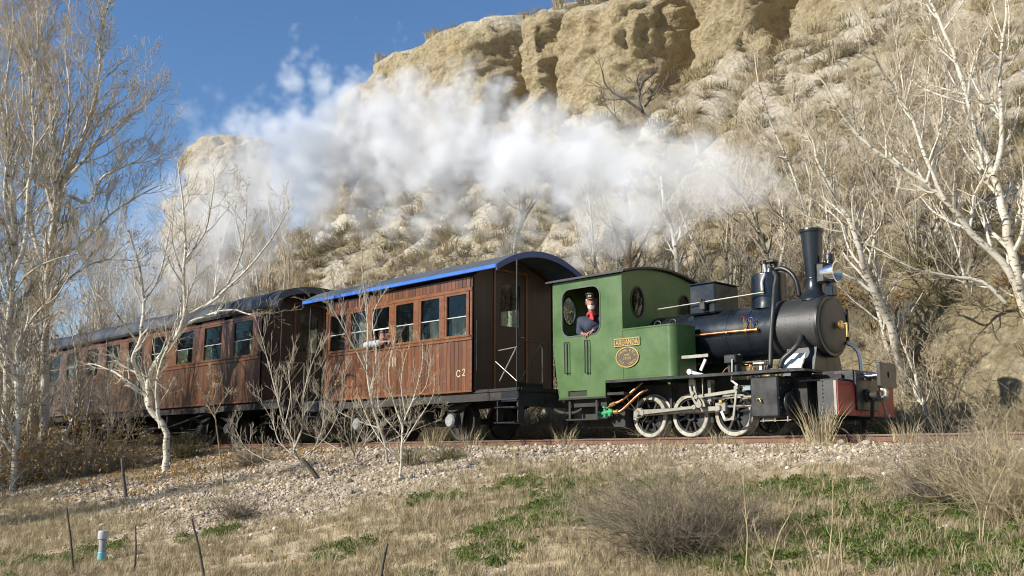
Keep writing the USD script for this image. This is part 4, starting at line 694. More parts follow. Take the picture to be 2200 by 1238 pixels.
# platforms, steps, railings
for xa, xb, sg in ((X1R, X1R + 1.1, 1), (X1L - .75, X1L, -1)):
    part(c1, 'platform', bx(xa, xb, -.98, .98, Z0 - .06, Z0 + .005, .004), M['dark'])
    xo = xb if sg > 0 else xa
    part(c1, 'headstock', bx(min(xo, xo - sg * .08), max(xo, xo - sg * .08), -.95, .95, Z0 - .30, Z0 - .062, .006), M['dark'])
    part(c1, 'centre_buffer', cat_([cyl((xo, 0, .74), (xo + sg * .3, 0, .74), .05), bx(*sorted((xo + sg * .28, xo + sg * .33)), -.2, .2, .62, .86, .02)]), M['dark'])
    for s in (-1, 1):
        part(c1, 'corner_post', cyl((xo - sg * .03, s * .99, Z0), (xo - sg * .03, s * .99, ra(.99, -.01)), .014, n=8), M['black'], smooth=True)
        part(c1, 'end_railing', cat_([tube([(xo - sg * .03, s * .99, Z0 + .82), (xo - sg * .03, s * .36, Z0 + .82), (xo - sg * .03, s * .36, Z0)], .013, 8), tube([(xo - sg * .03, s * .97, Z0 + .05), (xo - sg * .03, s * .38, Z0 + .80)], .010, 8), bx(*sorted((xo - sg * .02, xo - sg * .05)), min(s * .38, s * .97), max(s * .38, s * .97), Z0 + .02, Z0 + .10)]), M['black'], smooth=35)
        xs0, xs1 = (xo - .52, xo - .02) if sg > 0 else (xo + .02, xo + .52)
        for z in (.30, .56): part(c1, 'step', cat_([bx(xs0, xs1, min(s * .8, s * 1.06), max(s * .8, s * 1.06), z - .025, z, .004)]), M['black'])
        for x in (xs0, xs1): part(c1, 'step_side', bx(x - .012, x + .012, min(s * .84, s * .98), max(s * .84, s * .98), .28, Z0 - .06), M['dark'])
        part(c1, 'step_riser', bx(xs0 + .12, xs1, s * .99 - .006, s * .99 + .006, Z0 - .22, Z0 - .01), M['boiler'])
        part(c1, 'grab_rail', tube([(X1R + .04 if sg > 0 else X1L - .04, s * 1.0, Z0 + .35), (X1R + .09 if sg > 0 else X1L - .09, s * 1.02, Z0 + .35), (X1R + .09 if sg > 0 else X1L - .09, s * 1.02, Z0 + 1.25), (X1R + .04 if sg > 0 else X1L - .04, s * 1.0, Z0 + 1.25)], .011, 8), M['black'], smooth=35)
gt = part(c1, 'platform_gate', cat_([tube([(-12.09, -1.0, Z0 + .70), (-12.55, -1.0, Z0 + .67)], .009, 6), tube([(-12.12, -1.0, Z0 + .68), (-12.52, -1.0, Z0 + .14)], .013, 8), tube([(-12.62, -1.0, Z0 + .48), (-12.10, -1.0, Z0 + .12)], .009, 8)]), M['steel'], smooth=35)
for s in (-1, 1):
    for k in range(6):
        x = -17.4 + .75 * k
        if (s, k) != (-1, 2): part(c1, 'bench', cat_([bx(x - .2, x + .2, min(s * .25, s * .95), max(s * .25, s * .95), 1.28, 1.32, .01), bx(x - .22, x - .19, min(s * .25, s * .95), max(s * .25, s * .95), .9, 1.80, .01)]), M['seat'])
# --- second carriage, dark canvas roof
X2L, X2R, Z02, ZE2 = -34.0, -20.42, .965, 3.06
c2 = thing('passenger_carriage', 'long weathered wooden carriage with dark canvas roof behind bare trees', 'railway carriage', (-27.2, 0, 0))
wins2 = [(-21.23 - 1.47 * k - .47, -21.23 - 1.47 * k + .47) for k in range(9)][::-1]
w2 = wall_side(c2, -1, HW, X2L, X2R, Z02, 1.93, 2.02, 2.90, ZE2, wins2, .2, M['wood2'], M['trim2'], boards_top=False, rng=rng)
wall_side(c2, 1, HW, X2L, X2R, Z02, 1.93, 2.02, 2.90, ZE2, wins2, .8, M['wood2'], M['trim2'], boards_top=False, rng=rng)
for a, b in wins2:
    for k in range(3): part(w2, 'louvre_slat', bx(a - .45, b + .45, -HW - .012, -HW + .015, 2.99 + .026 * k, 3.008 + .026 * k, .003), M['wood2'])
yd2 = (qx(645, 715, X2R)[1], qx(683, 715, X2R)[1]); dz2 = (qx(664, 758, X2R)[2], qx(664, 676, X2R)[2])
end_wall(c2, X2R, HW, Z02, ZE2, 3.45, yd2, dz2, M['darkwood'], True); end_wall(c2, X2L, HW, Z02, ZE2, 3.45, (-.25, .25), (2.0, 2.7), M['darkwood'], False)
underframe(c2, X2L - .6, X2R + .8, Z02, (-32.2, -30.8, -23.6, -22.2), .36)
for s in (-1, 1): part(c2, 'truss_rod', tube([(-31.5, s * .9, .80), (-29.0, s * .9, .45), (-25.2, s * .9, .45), (-22.9, s * .9, .80)], .025, 8), M['dark'])
for x in (-29.0, -25.2): part(c2, 'truss_post', bx(x - .05, x + .05, -.94, .94, .43, .80, .006), M['dark'])
prof = [(-1.17, 3.10), (-1.16, 3.20), (-1.10, 3.33), (-.98, 3.43), (-.75, 3.51), (-.4, 3.575), (0, 3.595)]; prof = prof + [(-y, z) for y, z in prof[-2::-1]]; prof = np.array(bend([(y, z, 0) for y, z in prof], 3))[:, :2]
inner = [(y * .965, z - .06) for y, z in prof]
rf2 = part(c2, 'roof', plate(Polygon([tuple(p) for p in prof] + inner[::-1]).buffer(0), 15.05, 'yz', -34.65), M['tar'], smooth=25)
for xe in (-34.66, -19.63): part(rf2, 'roof_end', plate(Polygon([tuple(p) for p in prof] + [(y * .93, z - .14) for y, z in prof[::-1]]).buffer(0), .035, 'yz', xe), M['tar'])
for k in range(9): x = -33.4 + 1.66 * k; part(rf2, 'roof_batten', plate(Polygon([(y * 1.004, z + .012) for y, z in prof] + [(y, z - .004) for y, z in prof[::-1]]).buffer(0), .05, 'yz', x), M['tar'])
for s in (-1, 1): part(rf2, 'cornice', bx(-34.6, -19.65, s * 1.10 - .03, s * 1.10 + .03, 3.062, 3.10, .006), M['trim2'])
for xa, xb, sg in ((X2R, X2R + .8, 1), (X2L - .6, X2L, -1)):
    part(c2, 'platform', bx(xa, xb, -.98, .98, Z02 - .06, Z02 + .005, .004), M['dark']); xo = xb if sg > 0 else xa
    part(c2, 'headstock', bx(min(xo, xo - sg * .08), max(xo, xo - sg * .08), -.95, .95, Z02 - .30, Z02 - .062, .006), M['dark'])
    part(c2, 'centre_buffer', cat_([cyl((xo, 0, .74), (xo + sg * .3, 0, .74), .05), bx(*sorted((xo + sg * .28, xo + sg * .33)), -.2, .2, .62, .86, .02)]), M['dark'])
    for s in (-1, 1):
        part(c2, 'corner_post', cyl((xo - sg * .03, s * .99, Z02), (xo - sg * .03, s * .99, 3.3), .016, n=8), M['black'], smooth=True)
        part(c2, 'end_railing', cat_([tube([(xo - sg * .03, s * .99, Z02 + .85), (xo - sg * .03, s * .36, Z02 + .85), (xo - sg * .03, s * .36, Z02)], .013, 8), tube([(xo - sg * .03, s * .97, Z02 + .05), (xo - sg * .03, s * .38, Z02 + .82)], .010, 8)]), M['steel'], smooth=35)
        part(c2, 'step', bx(*( (xo - .5, xo - .02) if sg > 0 else (xo + .02, xo + .5)), min(s * .8, s * 1.06), max(s * .8, s * 1.06), .44, .47, .004), M['black'])
for s in (-1, 1):
    for k in range(10): x = -33.2 + 1.47 * k * .93; part(c2, 'bench', cat_([bx(x - .2, x + .2, min(s * .3, s * .95), max(s * .3, s * .95), 1.40, 1.44, .01), bx(x - .22, x - .19, min(s * .3, s * .95), max(s * .3, s * .95), 1.0, 2.0, .01)]), M['seat'])
part(c2, 'coupling_hose', tube(bend([(-19.6, -.3, .72), (-19.3, -.3, .5), (-19.0, -.3, .48), (-18.7, -.3, .7)]), .03, 8), M['dark'], smooth=True)
part(c1, 'coupling_hose', tube(bend([(-12.08, -.3, .68), (-11.8, -.3, .48), (-11.4, -.3, .45), (-11.05, -.3, .6)]), .03, 8), M['dark'], smooth=True)
# ------------------------------------------------------------------ people
MF = manifold3d.Manifold
def ball(p, r, n=20):
    return MF.sphere(float(r), n).translate([float(x) for x in p])
def limb(chain):
    """[(point, radius)] -> union of hulls"""
    return [MF.batch_hull([ball(a, ra), ball(b, rb)]) for (a, ra), (b, rb) in zip(chain[:-1], chain[1:])]
def fuse(ms, edge=.012, it=6):
    m_ = MF.batch_boolean(ms, manifold3d.OpType.Add).refine_to_length(edge).to_mesh(); t = trimesh.Trimesh(m_.vert_properties[:, :3], m_.tri_verts, process=True)
    trimesh.smoothing.filter_taubin(t, lamb=.5, nu=.52, iterations=it); return t
def head_mesh(c, look, up, s=1.0):
    """head with face: returns (parts to fuse, frame)"""
    look = np.asarray(look, float); look /= np.linalg.norm(look); up = np.asarray(up, float); up = up - look * (up @ look); up /= np.linalg.norm(up); r = np.cross(look, up); c = np.asarray(c, float)
    P = lambda x, y, z: c + s * (r * x + look * y + up * z)
    skull = MF.batch_hull([ball(P(0, -.03, .035), .084 * s), ball(P(0, .02, .04), .078 * s), ball(P(0, .045, -.03), .055 * s), ball(P(0, .055, -.085), .032 * s), ball(P(.03, .02, -.06), .04 * s), ball(P(-.03, .02, -.06), .04 * s)])
    nose = MF.batch_hull([ball(P(0, .088, .012), .008 * s, 10), ball(P(0, .104, -.026), .0105 * s, 10), ball(P(0, .085, -.028), .015 * s, 10)])
    ears = [MF.batch_hull([ball(P(x, -.012, .02), .012 * s, 10), ball(P(x * 1.02, -.016, -.025), .009 * s, 10)]) for x in (.083, -.083)]
    brow = MF.batch_hull([ball(P(.04, .078, .035), .014 * s, 10), ball(P(-.04, .078, .035), .014 * s, 10)]); chin = ball(P(0, .072, -.092), .022 * s, 12)
    return [skull, nose, brow, chin] + ears, P
def hand(w, d, n, s=1.0, curl=.7):
    """wrist w, direction d of the fingers, n the back of the hand: palm, four fingers of unequal length, thumb"""
    d = np.asarray(d, float); d /= np.linalg.norm(d); n = np.asarray(n, float); n = n - d * (n @ d); n /= np.linalg.norm(n); r = np.cross(d, n); w = np.asarray(w, float); out = []
    out.append(MF.batch_hull([ball(w + r * x + d * y, .013 * s, 10) for x in (-.022, .022) for y in (.01, .075)] + [ball(w, .022 * s, 10)]))
    for k, (x, L) in enumerate(((-.033, .062), (-.011, .076), (.011, .072), (.032, .055))):
        p = w + r * x * s + d * .082 * s; ch = [(p, .0098 * s)]; a = 0
        for f, q_ in ((.45, curl * .6), (.32, curl), (.23, curl)):
            a += q_; p = p + (d * math.cos(a) - n * math.sin(a)) * L * f * s; ch.append((p, .0085 * s))
        out += limb(ch)
    p = w + r * -.03 * s + d * .02 * s; e = -r * .75 + d * .6 - n * .25; e /= np.linalg.norm(e); out += limb([(p, .014 * s), (p + e * .04 * s, .012 * s), (p + e * .04 * s + (d * .9 - n * .4) * .034 * s, .0095 * s)])
    return out
def eyes_mouth(t, P, mat_mouth=None):
    for x in (.031, -.031): part(t, 'eye', cat_([trimesh.creation.icosphere(1, .0105, ).apply_translation(P(x, .079, .014))]), M['capblack'])
V = lambda *a: np.array(a, float)
# the driver, leaning on the cab window sill and looking towards the camera
hd = q(1270.5, 651, -.80); hd = V(hd[0], -.80, hd[2])
look = V(.62, -.78, -.08)
dv = thing('person', 'train driver in dark blue jacket, red neckerchief and black peaked cap at the cab window', 'person', (hd[0], -.62, .70))
sh = hd + V(-.06, .09, -.26); lsh, rsh = sh + V(-.19, -.06, -.01), sh + V(.17, .08, -.01); hip = V(hd[0] - .10, -.50, 1.55)
el_l, wr_l = V(hd[0] - .21, -.86, 1.715), V(hd[0] - .04, -.985, 1.665); el_r, wr_r = V(hd[0] + .17, -.70, 1.78), V(hd[0] + .16, -.94, 1.70)
kn = [hip + V(x, -.03, -.43) for x in (-.1, .1)]; ft = [hip + V(x * 1.1, 0, -.80) for x in (-.1, .1)]
hm, P = head_mesh(hd, look, V(0, 0, 1), .98)
torso = [MF.batch_hull([ball(lsh, .06), ball(rsh, .06), ball(sh + V(0, .02, -.12), .125), ball(sh + V(0, -.04, -.12), .11), ball(hip, .14)])]
arms = limb([(lsh, .06), (el_l, .046), (wr_l, .032)]) + limb([(rsh, .06), (el_r, .046), (wr_r, .032)])
legs = sum([limb([(hip + V(x, 0, -.04), .09), (k, .06), (f, .045)]) + limb([(f + V(0, 0, -.01), .045), (f + V(.12, -.06, -.02), .035)]) for x, k, f in zip((-.08, .08), kn, ft)], [])
neck = limb([(sh + V(0, 0, .02), .06), (hd + V(-.01, .02, -.07), .055)])
part(dv, 'body', fuse(hm + torso + arms + legs + neck + hand(wr_l, V(.9, -.3, -.15), V(0, -.3, 1)) + hand(wr_r, V(-.6, -.5, -.3), V(0, -.3, 1)), .011, 4), M['skin'], smooth=True)
up_ = lambda ch, e: limb([(p, r + e) for p, r in ch])
part(dv, 'jacket', fuse([MF.batch_hull([ball(lsh, .075), ball(rsh, .075), ball(sh + V(0, .02, -.12), .142), ball(sh + V(0, -.04, -.12), .128), ball(hip + V(0, 0, -.02), .158)])] + up_([(lsh, .058), (el_l, .044), (wr_l + (el_l - wr_l) * .12, .034)], .014) + up_([(rsh, .06), (el_r, .048), (wr_r + (el_r - wr_r) * .12, .036)], .016) + [MF.batch_hull([ball(sh + V(-.06, 0, .03), .035), ball(sh + V(.06, .02, .03), .035), ball(sh + V(0, 0, .05), .06)])], .016, 8), M['navy'], smooth=True)
part(dv, 'trousers', fuse(sum([up_([(hip + V(x, 0, -.04), .09), (k, .06), (f + V(0, 0, .03), .05)], .018) for x, k, f in zip((-.08, .08), kn, ft)], []), .03, 5), M['navy'], smooth=True)
nk = sh + (hd - sh) * .42; part(dv, 'neckerchief', cat_([fuse([MF.batch_hull([ball(nk + V(.07 * math.cos(a), .06 * math.sin(a), .015 * math.sin(3 * a) - .03), .030, 10), ball(nk + V(.07 * math.cos(a + .5), .06 * math.sin(a + .5), .015 * math.sin(3 * a + 1.5) - .03), .030, 10)]) for a in np.arange(0, 6.28, .5)] + [MF.batch_hull([ball(nk + look * .085 + V(0, 0, -.03), .03, 10), ball(nk + look * .115 + V(.03, 0, -.12), .022, 10), ball(nk + look * .11 + V(-.02, 0, -.10), .02, 10)])], .012, 4)]), M['redcloth'], smooth=True)
cp_ = part(dv, 'cap', fuse([MF.batch_hull([ball(P(0, -.01, .085), .090), ball(P(0, .015, .088), .088)]) - MF.cube([.5, .5, .5], True).translate([*(P(0, 0, .072) - V(0, 0, .25))]) , MF.batch_hull([ball(P(.085 * math.cos(a), .085 * math.sin(a), .145), .018, 10) for a in np.arange(0, 6.28, .5)] + [ball(P(0, .02, .155), .05, 12)])], .012, 2), M['capblack'], smooth=True)
part(cp_, 'peak', cat_([fuse([MF.batch_hull([ball(P(.07 * math.sin(a), .07 + .055 * math.cos(a), .062 - .012 * math.cos(a)), .006, 8) for a in np.arange(-1.3, 1.31, .26)])], .012, 1)]), M['black'], smooth=True)
part(cp_, 'badge', bx(*(lambda p: (p[0] - .012, p[0] + .012, p[1] - .012, p[1] + .012, p[2] - .01, p[2] + .014))(P(0, .098, .105))), M['brass'])
part(dv, 'beard', fuse([MF.batch_hull([ball(P(x, .068, -.055), .018, 10), ball(P(0, .09, -.05), .015, 10), ball(P(x * .7, .07, -.095), .024, 10), ball(P(0, .082, -.105), .02, 10)]) for x in (.045, -.045)], .01, 3), M['hair_grey'], smooth=True)
part(dv, 'hair', fuse([MF.batch_hull([ball(P(x, -.03, .05), .035, 10), ball(P(x * .8, -.065, .0), .035, 10)]) for x in (.06, -.06)], .012, 3), M['hair_grey'], smooth=True)
eyes_mouth(dv, P)
# passenger leaning an arm out of the carriage window
hp_ = q(823, 722, -.94); lk2 = V(.86, -.50, -.22)
pv = thing('person', 'passenger in grey jersey leaning an arm out of the half open carriage window', 'person', (hp_[0], -.6, .9))
hm, P = head_mesh(hp_, lk2, V(.1, 0, 1), .95); sh = hp_ + V(-.10, .10, -.22); hip = sh + V(-.05, .18, -.46)
e1, w1_ = q(787, 742, -1.12), q(826, 735, -1.17); e2, w2_ = sh + V(.24, .02, -.10), q(838, 729, -1.02)
lsh, rsh = sh + V(-.15, -.06, -.02), sh + V(.14, .05, -.02)
thigh = [hip + V(x, -.02, -.02) for x in (-.09, .09)]; kn = [t + V(.42, .02, .02) for t in thigh]; ft = [k + V(.03, 0, -.40) for k in kn]
body = hm + [MF.batch_hull([ball(lsh, .055), ball(rsh, .055), ball(sh + V(0, 0, -.12), .11), ball(hip, .13)])] + limb([(lsh, .055), (e1, .042), (w1_, .03)]) + limb([(rsh, .055), (e2, .042), (w2_, .03)]) + limb([(sh + V(0, 0, .02), .055), (hp_ + V(-.02, .01, -.06), .05)]) + sum([limb([(t, .085), (k, .06), (f, .045), (f + V(.13, 0, -.02), .035)]) for t, k, f in zip(thigh, kn, ft)], [])
part(pv, 'body', fuse(body + hand(w1_, V(.95, .0, .12), V(0, -.3, 1), curl=.3) + hand(w2_, V(.3, -.6, .5), V(.4, -.5, .2)), .012, 4), M['skin'], smooth=True)
part(pv, 'jersey', fuse([MF.batch_hull([ball(lsh, .07), ball(rsh, .07), ball(sh + V(0, 0, -.12), .126), ball(hip, .145)])] + up_([(lsh, .058), (e1, .050), (e1 + (w1_ - e1) * .72, .046)], .018) + up_([(rsh, .055), (e2, .044), (w2_ + (e2 - w2_) * .25, .036)], .016), .015, 7), M['grey'], smooth=True)
part(pv, 'trousers', fuse(sum([up_([(t, .085), (k, .06), (f + V(0, 0, .05), .05)], .016) for t, k, f in zip(thigh, kn, ft)], []), .03, 5), M['navy'], smooth=True)
part(pv, 'hair', fuse([MF.batch_hull([ball(P(0, -.03, .055), .092), ball(P(0, .01, .075), .082), ball(P(0, -.06, -.03), .06), ball(P(.05, -.02, .0), .05), ball(P(-.05, -.02, .0), .05)])], .012, 3), M['hair_dark'], smooth=True); eyes_mouth(pv, P)
# passenger seen through the end door window of the second carriage
hp_ = qx(655, 752, -21.4); hp_[2] = q(655, 750, hp_[1])[2]
pw = thing('person', 'seated dark haired passenger behind the end door window of the second carriage', 'person', (hp_[0], hp_[1], 1.0))
hm, P = head_mesh(hp_, V(.2, .95, 0), V(0, 0, 1), 1.0); sh = hp_ + V(0, -.02, -.25); hip = sh + V(0, -.02, -.48); lsh, rsh = sh + V(-.18, 0, 0), sh + V(.18, 0, 0)
thigh = [hip + V(x, 0, 0) for x in (-.1, .1)]; kn = [t + V(0, .42, .02) for t in thigh]; ft = [k + V(0, .03, -.42) for k in kn]; e1, e2 = lsh + V(-.05, .02, -.28), rsh + V(.05, .02, -.28); w1_, w2_ = kn[0] + V(.02, -.1, .1), kn[1] + V(-.02, -.1, .1)
part(pw, 'body', fuse(hm + [MF.batch_hull([ball(lsh, .055), ball(rsh, .055), ball(sh + V(0, 0, -.12), .12), ball(hip, .14)])] + limb([(lsh, .055), (e1, .045), (w1_, .03)]) + limb([(rsh, .055), (e2, .045), (w2_, .03)]) + limb([(sh, .055), (hp_ + V(0, 0, -.06), .05)]) + sum([limb([(t, .085), (k, .06), (f, .045), (f + V(0, .13, -.02), .035)]) for t, k, f in zip(thigh, kn, ft)], []) + hand(w1_, V(.3, .9, -.1), V(0, 0, 1)) + hand(w2_, V(-.3, .9, -.1), V(0, 0, 1)), .013, 4), M['skin'], smooth=True)
part(pw, 'jacket', fuse([MF.batch_hull([ball(lsh, .072), ball(rsh, .072), ball(sh + V(0, 0, -.12), .137), ball(hip, .155)])] + up_([(lsh, .055), (e1, .045), (w1_ + (e1 - w1_) * .1, .034)], .016) + up_([(rsh, .055), (e2, .045), (w2_ + (e2 - w2_) * .1, .034)], .016), .02, 6), M['navy'], smooth=True)
part(pw, 'hair', fuse([MF.batch_hull([ball(P(0, -.03, .055), .092), ball(P(0, .01, .075), .084), ball(P(0, -.06, -.03), .06)])], .014, 3), M['hair_dark'], smooth=True); eyes_mouth(pw, P)
# ------------------------------------------------------------------ bare trees, saplings, shrubs
def unit(v): return v / (np.linalg.norm(v) + 1e-12)
class Tree:
    def __init__(s, seed):
        s.r = np.random.default_rng(seed); s.limbs, s.twigs, s.leaf = [], [], []
    def limb(s, P, r0, r1, fine=3):
        P = bend(P, fine) if len(P) > 2 else np.linspace(P[0], P[-1], 5); P = P + s.r.normal(0, 1, P.shape) * r0 * .10; t = np.linspace(0, 1, len(P)); r = r0 * (1 - t) + r1 * t; s.limbs.append((P, r)); return P, r
    def shoot(s, p, d, L, r0, n, up=.12, wob=.22):
        pts = [p]; d = unit(d)
        for k in range(n): d = unit(d + s.r.normal(0, wob, 3) / n ** .5 * 1.2 + np.array([0, 0, up])); pts.append(pts[-1] + d * L / n)
        return np.array(pts), r0 * np.linspace(1, .35, n + 1)
    def branch(s, P, r, counts, lens, ang=(.5, 1.0), t0=.25, up=.12, level=0, rmin=.0035, leafp=0.0, thin=.55):
        """children on the polyline P; counts, lens per level"""
        if level >= len(counts): return
        seg = np.linalg.norm(np.diff(P, axis=0), axis=1); cum = np.concatenate([[0], np.cumsum(seg)]); tot = cum[-1]
        n = max(1, int(round(counts[level] * s.r.uniform(.8, 1.2))))
        for k in range(n):
            t = t0 + (1 - t0) * (k + s.r.uniform(0, 1)) / n; dl = min(t, .995) * tot; i = min(np.searchsorted(cum, dl) - 1, len(seg) - 1); i = max(i, 0); f = (dl - cum[i]) / (seg[i] + 1e-9)
            p = P[i] * (1 - f) + P[i + 1] * f; rr = r[i] * (1 - f) + r[i + 1] * f; d = unit(P[i + 1] - P[i]); a, b, _ = frame_of(d); az = s.r.uniform(0, 2 * np.pi); an = s.r.uniform(*ang)
            dd = d * math.cos(an) + (a * math.cos(az) + b * math.sin(az)) * math.sin(an); L = lens[level] * s.r.uniform(.55, 1.25) * (1.1 - .45 * t); nn = (7, 5, 4, 3)[min(level, 3)]
            Q, q_ = s.shoot(p, dd, L, max(rr * thin, rmin), nn, up); q_ = np.maximum(q_, rmin * .7)
            (s.limbs if q_[0] > .013 else s.twigs).append((Q, q_)); s.branch(Q, q_, counts, lens, ang, .15, up, level + 1, rmin, leafp, thin)
            if leafp and level == len(counts) - 1:
                for _ in range(s.r.poisson(leafp)): s.leaf.append(Q[s.r.integers(1, len(Q))] + s.r.normal(0, .015, 3))
    def leaves(s, size):
        n = len(s.leaf); 
        if not n: return None
        c = np.array(s.leaf); a = s.r.normal(0, 1, (n, 3)); a /= np.linalg.norm(a, axis=1, keepdims=True); b = np.cross(a, s.r.normal(0, 1, (n, 3))); b /= np.linalg.norm(b, axis=1, keepdims=True); z = size * s.r.uniform(.6, 1.4, (n, 1)); nr = np.cross(a, b)
        v = np.stack([c - a * z, c + b * z * .5 + nr * z * .2, c + a * z, c - b * z * .5 + nr * z * .2], 1).reshape(-1, 3); i = np.arange(n)[:, None] * 4
        return trimesh.Trimesh(v, np.vstack([i + [[0, 1, 2]], i + [[0, 2, 3]]]), process=False)
    def build(s, path, bark_m, twig_m, leaf_m=None, size=.03, sides=8, ts=3):
        if s.limbs: part(path, 'trunk', tubes(s.limbs, sides), bark_m, smooth=True)
        if s.twigs: part(path, 'twigs', tubes(s.twigs, ts), twig_m, kind='stuff')
        lf = s.leaves(size)
        if lf is not None and leaf_m: part(path, 'leaves', lf, leaf_m, kind='stuff')

def pxl(pts, D, seed=0, jit=.35):
    """limb through image points at about the distance D (each point a little nearer or farther)"""
    r = np.random.default_rng(seed); n = len(pts); j = np.cumsum(r.normal(0, jit, n)) * np.linspace(0, 1, n) * .6
    return np.array([qd(u, v, D + dj) for (u, v), dj in zip(pts, j)])
def hero(name, label, cat, D, stems, seed, counts, lens, bark_m, twig_m, leaf_m=None, size=.03, leafp=0., ang=(.45, 1.0), up=.12, t0=.3, group=None, foot=True, rmin=.0035):
    t = Tree(seed); base = None
    for k, (pts, w0, w1) in enumerate(stems):
        P = pxl(pts, D, seed + k)
        if k == 0:
            if foot:
                z = float(gz(P[0, 0], P[0, 1])) if P[0, 1] < 2.4 else float(hz(P[0, 0], P[0, 1])); P = np.vstack([[P[0, 0], P[0, 1], min(z - .12, P[0, 2] - .05)], P])
            base = P[0].copy()
        Q, r = t.limb(P, w0 * .78 * D / CF / 2, w1 * .72 * D / CF / 2); L = np.linalg.norm(np.diff(Q, axis=0), axis=1).sum()
        c = list(counts); c[0] = max(2, c[0] * L / 4.0); t.branch(Q, r, c, lens, ang, t0 if k == 0 else .12, up, 0, rmin, leafp)
    p = thing(name, label, cat, base, group); t.build(p, bark_m, twig_m, leaf_m, size); return p

# tall white-barked trees at the left edge, in front of the second carriage
hero('poplar_tree', 'tall white barked bare tree with forked trunk in front of the far carriage end', 'tree', 22.5,
     [([(97, 850), (97, 740), (100, 640), (108, 545), (117, 450), (118, 380), (112, 290), (107, 190), (88, 70), (66, -60)], 26, 7),
      ([(110, 540), (126, 440), (134, 392), (160, 335), (176, 305), (202, 222), (213, 165), (217, 80), (236, 0), (240, -50)], 17, 5),
      ([(134, 395), (180, 345), (212, 300), (250, 270), (300, 235), (318, 205)], 11, 3), ([(150, 420), (190, 435), (217, 385), (250, 365), (292, 347), (325, 315)], 10, 3),
      ([(105, 600), (70, 500), (62, 420), (45, 300), (50, 180), (30, 60)], 13, 4), ([(115, 470), (95, 380), (70, 280), (62, 150), (40, 20)], 12, 4), ([(118, 390), (140, 300), (150, 200), (140, 100), (150, 0)], 9, 3), ([(108, 560), (180, 520), (240, 460), (300, 420), (340, 400)], 9, 3), ([(100, 650), (160, 590), (220, 560), (290, 560)], 8, 3)],
     101, (16, 6, 4, 2), (1.25, .62, .34, .2), M['bark'], M['twig'], M['leafbrown'], .024, .28, (.35, .9), .14, .25, rmin=.0042)
hero('poplar_tree', 'leaning white trunked bare tree cut off by the left picture edge', 'tree', 21.0,
     [([(14, 880), (16, 760), (22, 660), (30, 560), (32, 480), (22, 380), (8, 260), (-20, 120)], 24, 8), ([(28, 590), (55, 520), (62, 400), (75, 300), (70, 200), (82, 90), (78, -20)], 14, 4), ([(20, 700), (-10, 600), (-30, 480)], 12, 5), ([(30, 520), (10, 420), (20, 300), (14, 180), (30, 60), (20, -30)], 12, 4), ([(22, 640), (60, 590), (110, 560), (170, 545)], 8, 3)],
     117, (15, 6, 4, 2), (1.2, .6, .34, .2), M['bark'], M['twig'], M['leafbrown'], .024, .3, (.35, .9), .14, .25, rmin=.0042)
hero('poplar_tree', 'short thick white stem leaning right between the two tall trees at the left', 'tree', 20.5,
     [([(40, 880), (42, 800), (36, 750), (50, 720), (62, 700)], 20, 10), ([(36, 755), (60, 700), (90, 660), (120, 640), (150, 590)], 9, 3), ([(40, 820), (20, 780), (5, 740)], 9, 4)],
     131, (14, 5, 4, 2), (1.0, .5, .3, .2), M['bark'], M['twig'], M['leafbrown'], .026, .4, (.4, 1.0), .10, .2)
# the twin-stemmed tree in front of the second carriage
hero('poplar_tree', 'bare white twin stemmed tree standing in front of the second carriage', 'tree', 19.8,
     [([(358, 960), (355, 922), (320, 878), (313, 838), (290, 787), (287, 767), (303, 722), (309, 661), (305, 615), (296, 560), (275, 495)], 20, 6),
      ([(322, 870), (319, 832), (329, 790), (371, 735), (393, 693), (398, 645), (394, 590), (398, 520), (393, 440), (383, 350)], 18, 4),
      ([(345, 920), (338, 870), (338, 822), (348, 775), (362, 745)], 12, 7), ([(392, 700), (435, 682), (494, 666), (540, 677)], 11, 3), ([(402, 678), (461, 645), (484, 622), (532, 578), (582, 515), (622, 445)], 10, 3),
      ([(312, 850), (264, 812), (225, 790), (190, 780)], 9, 3), ([(308, 650), (340, 600), (358, 530), (366, 480)], 7, 3), ([(397, 560), (440, 500), (455, 430), (462, 370)], 7, 2.5), ([(300, 740), (262, 690), (230, 650), (205, 630)], 7, 3), ([(396, 600), (370, 520), (375, 440)], 6, 2.5), ([(484, 622), (520, 540), (530, 440), (528, 400)], 6, 2)],
     143, (13, 4, 3, 1), (.95, .45, .24, .15), M['bark'], M['twig'], M['leafbrown'], .022, .12, (.4, 1.05), .10, .25, rmin=.0035)
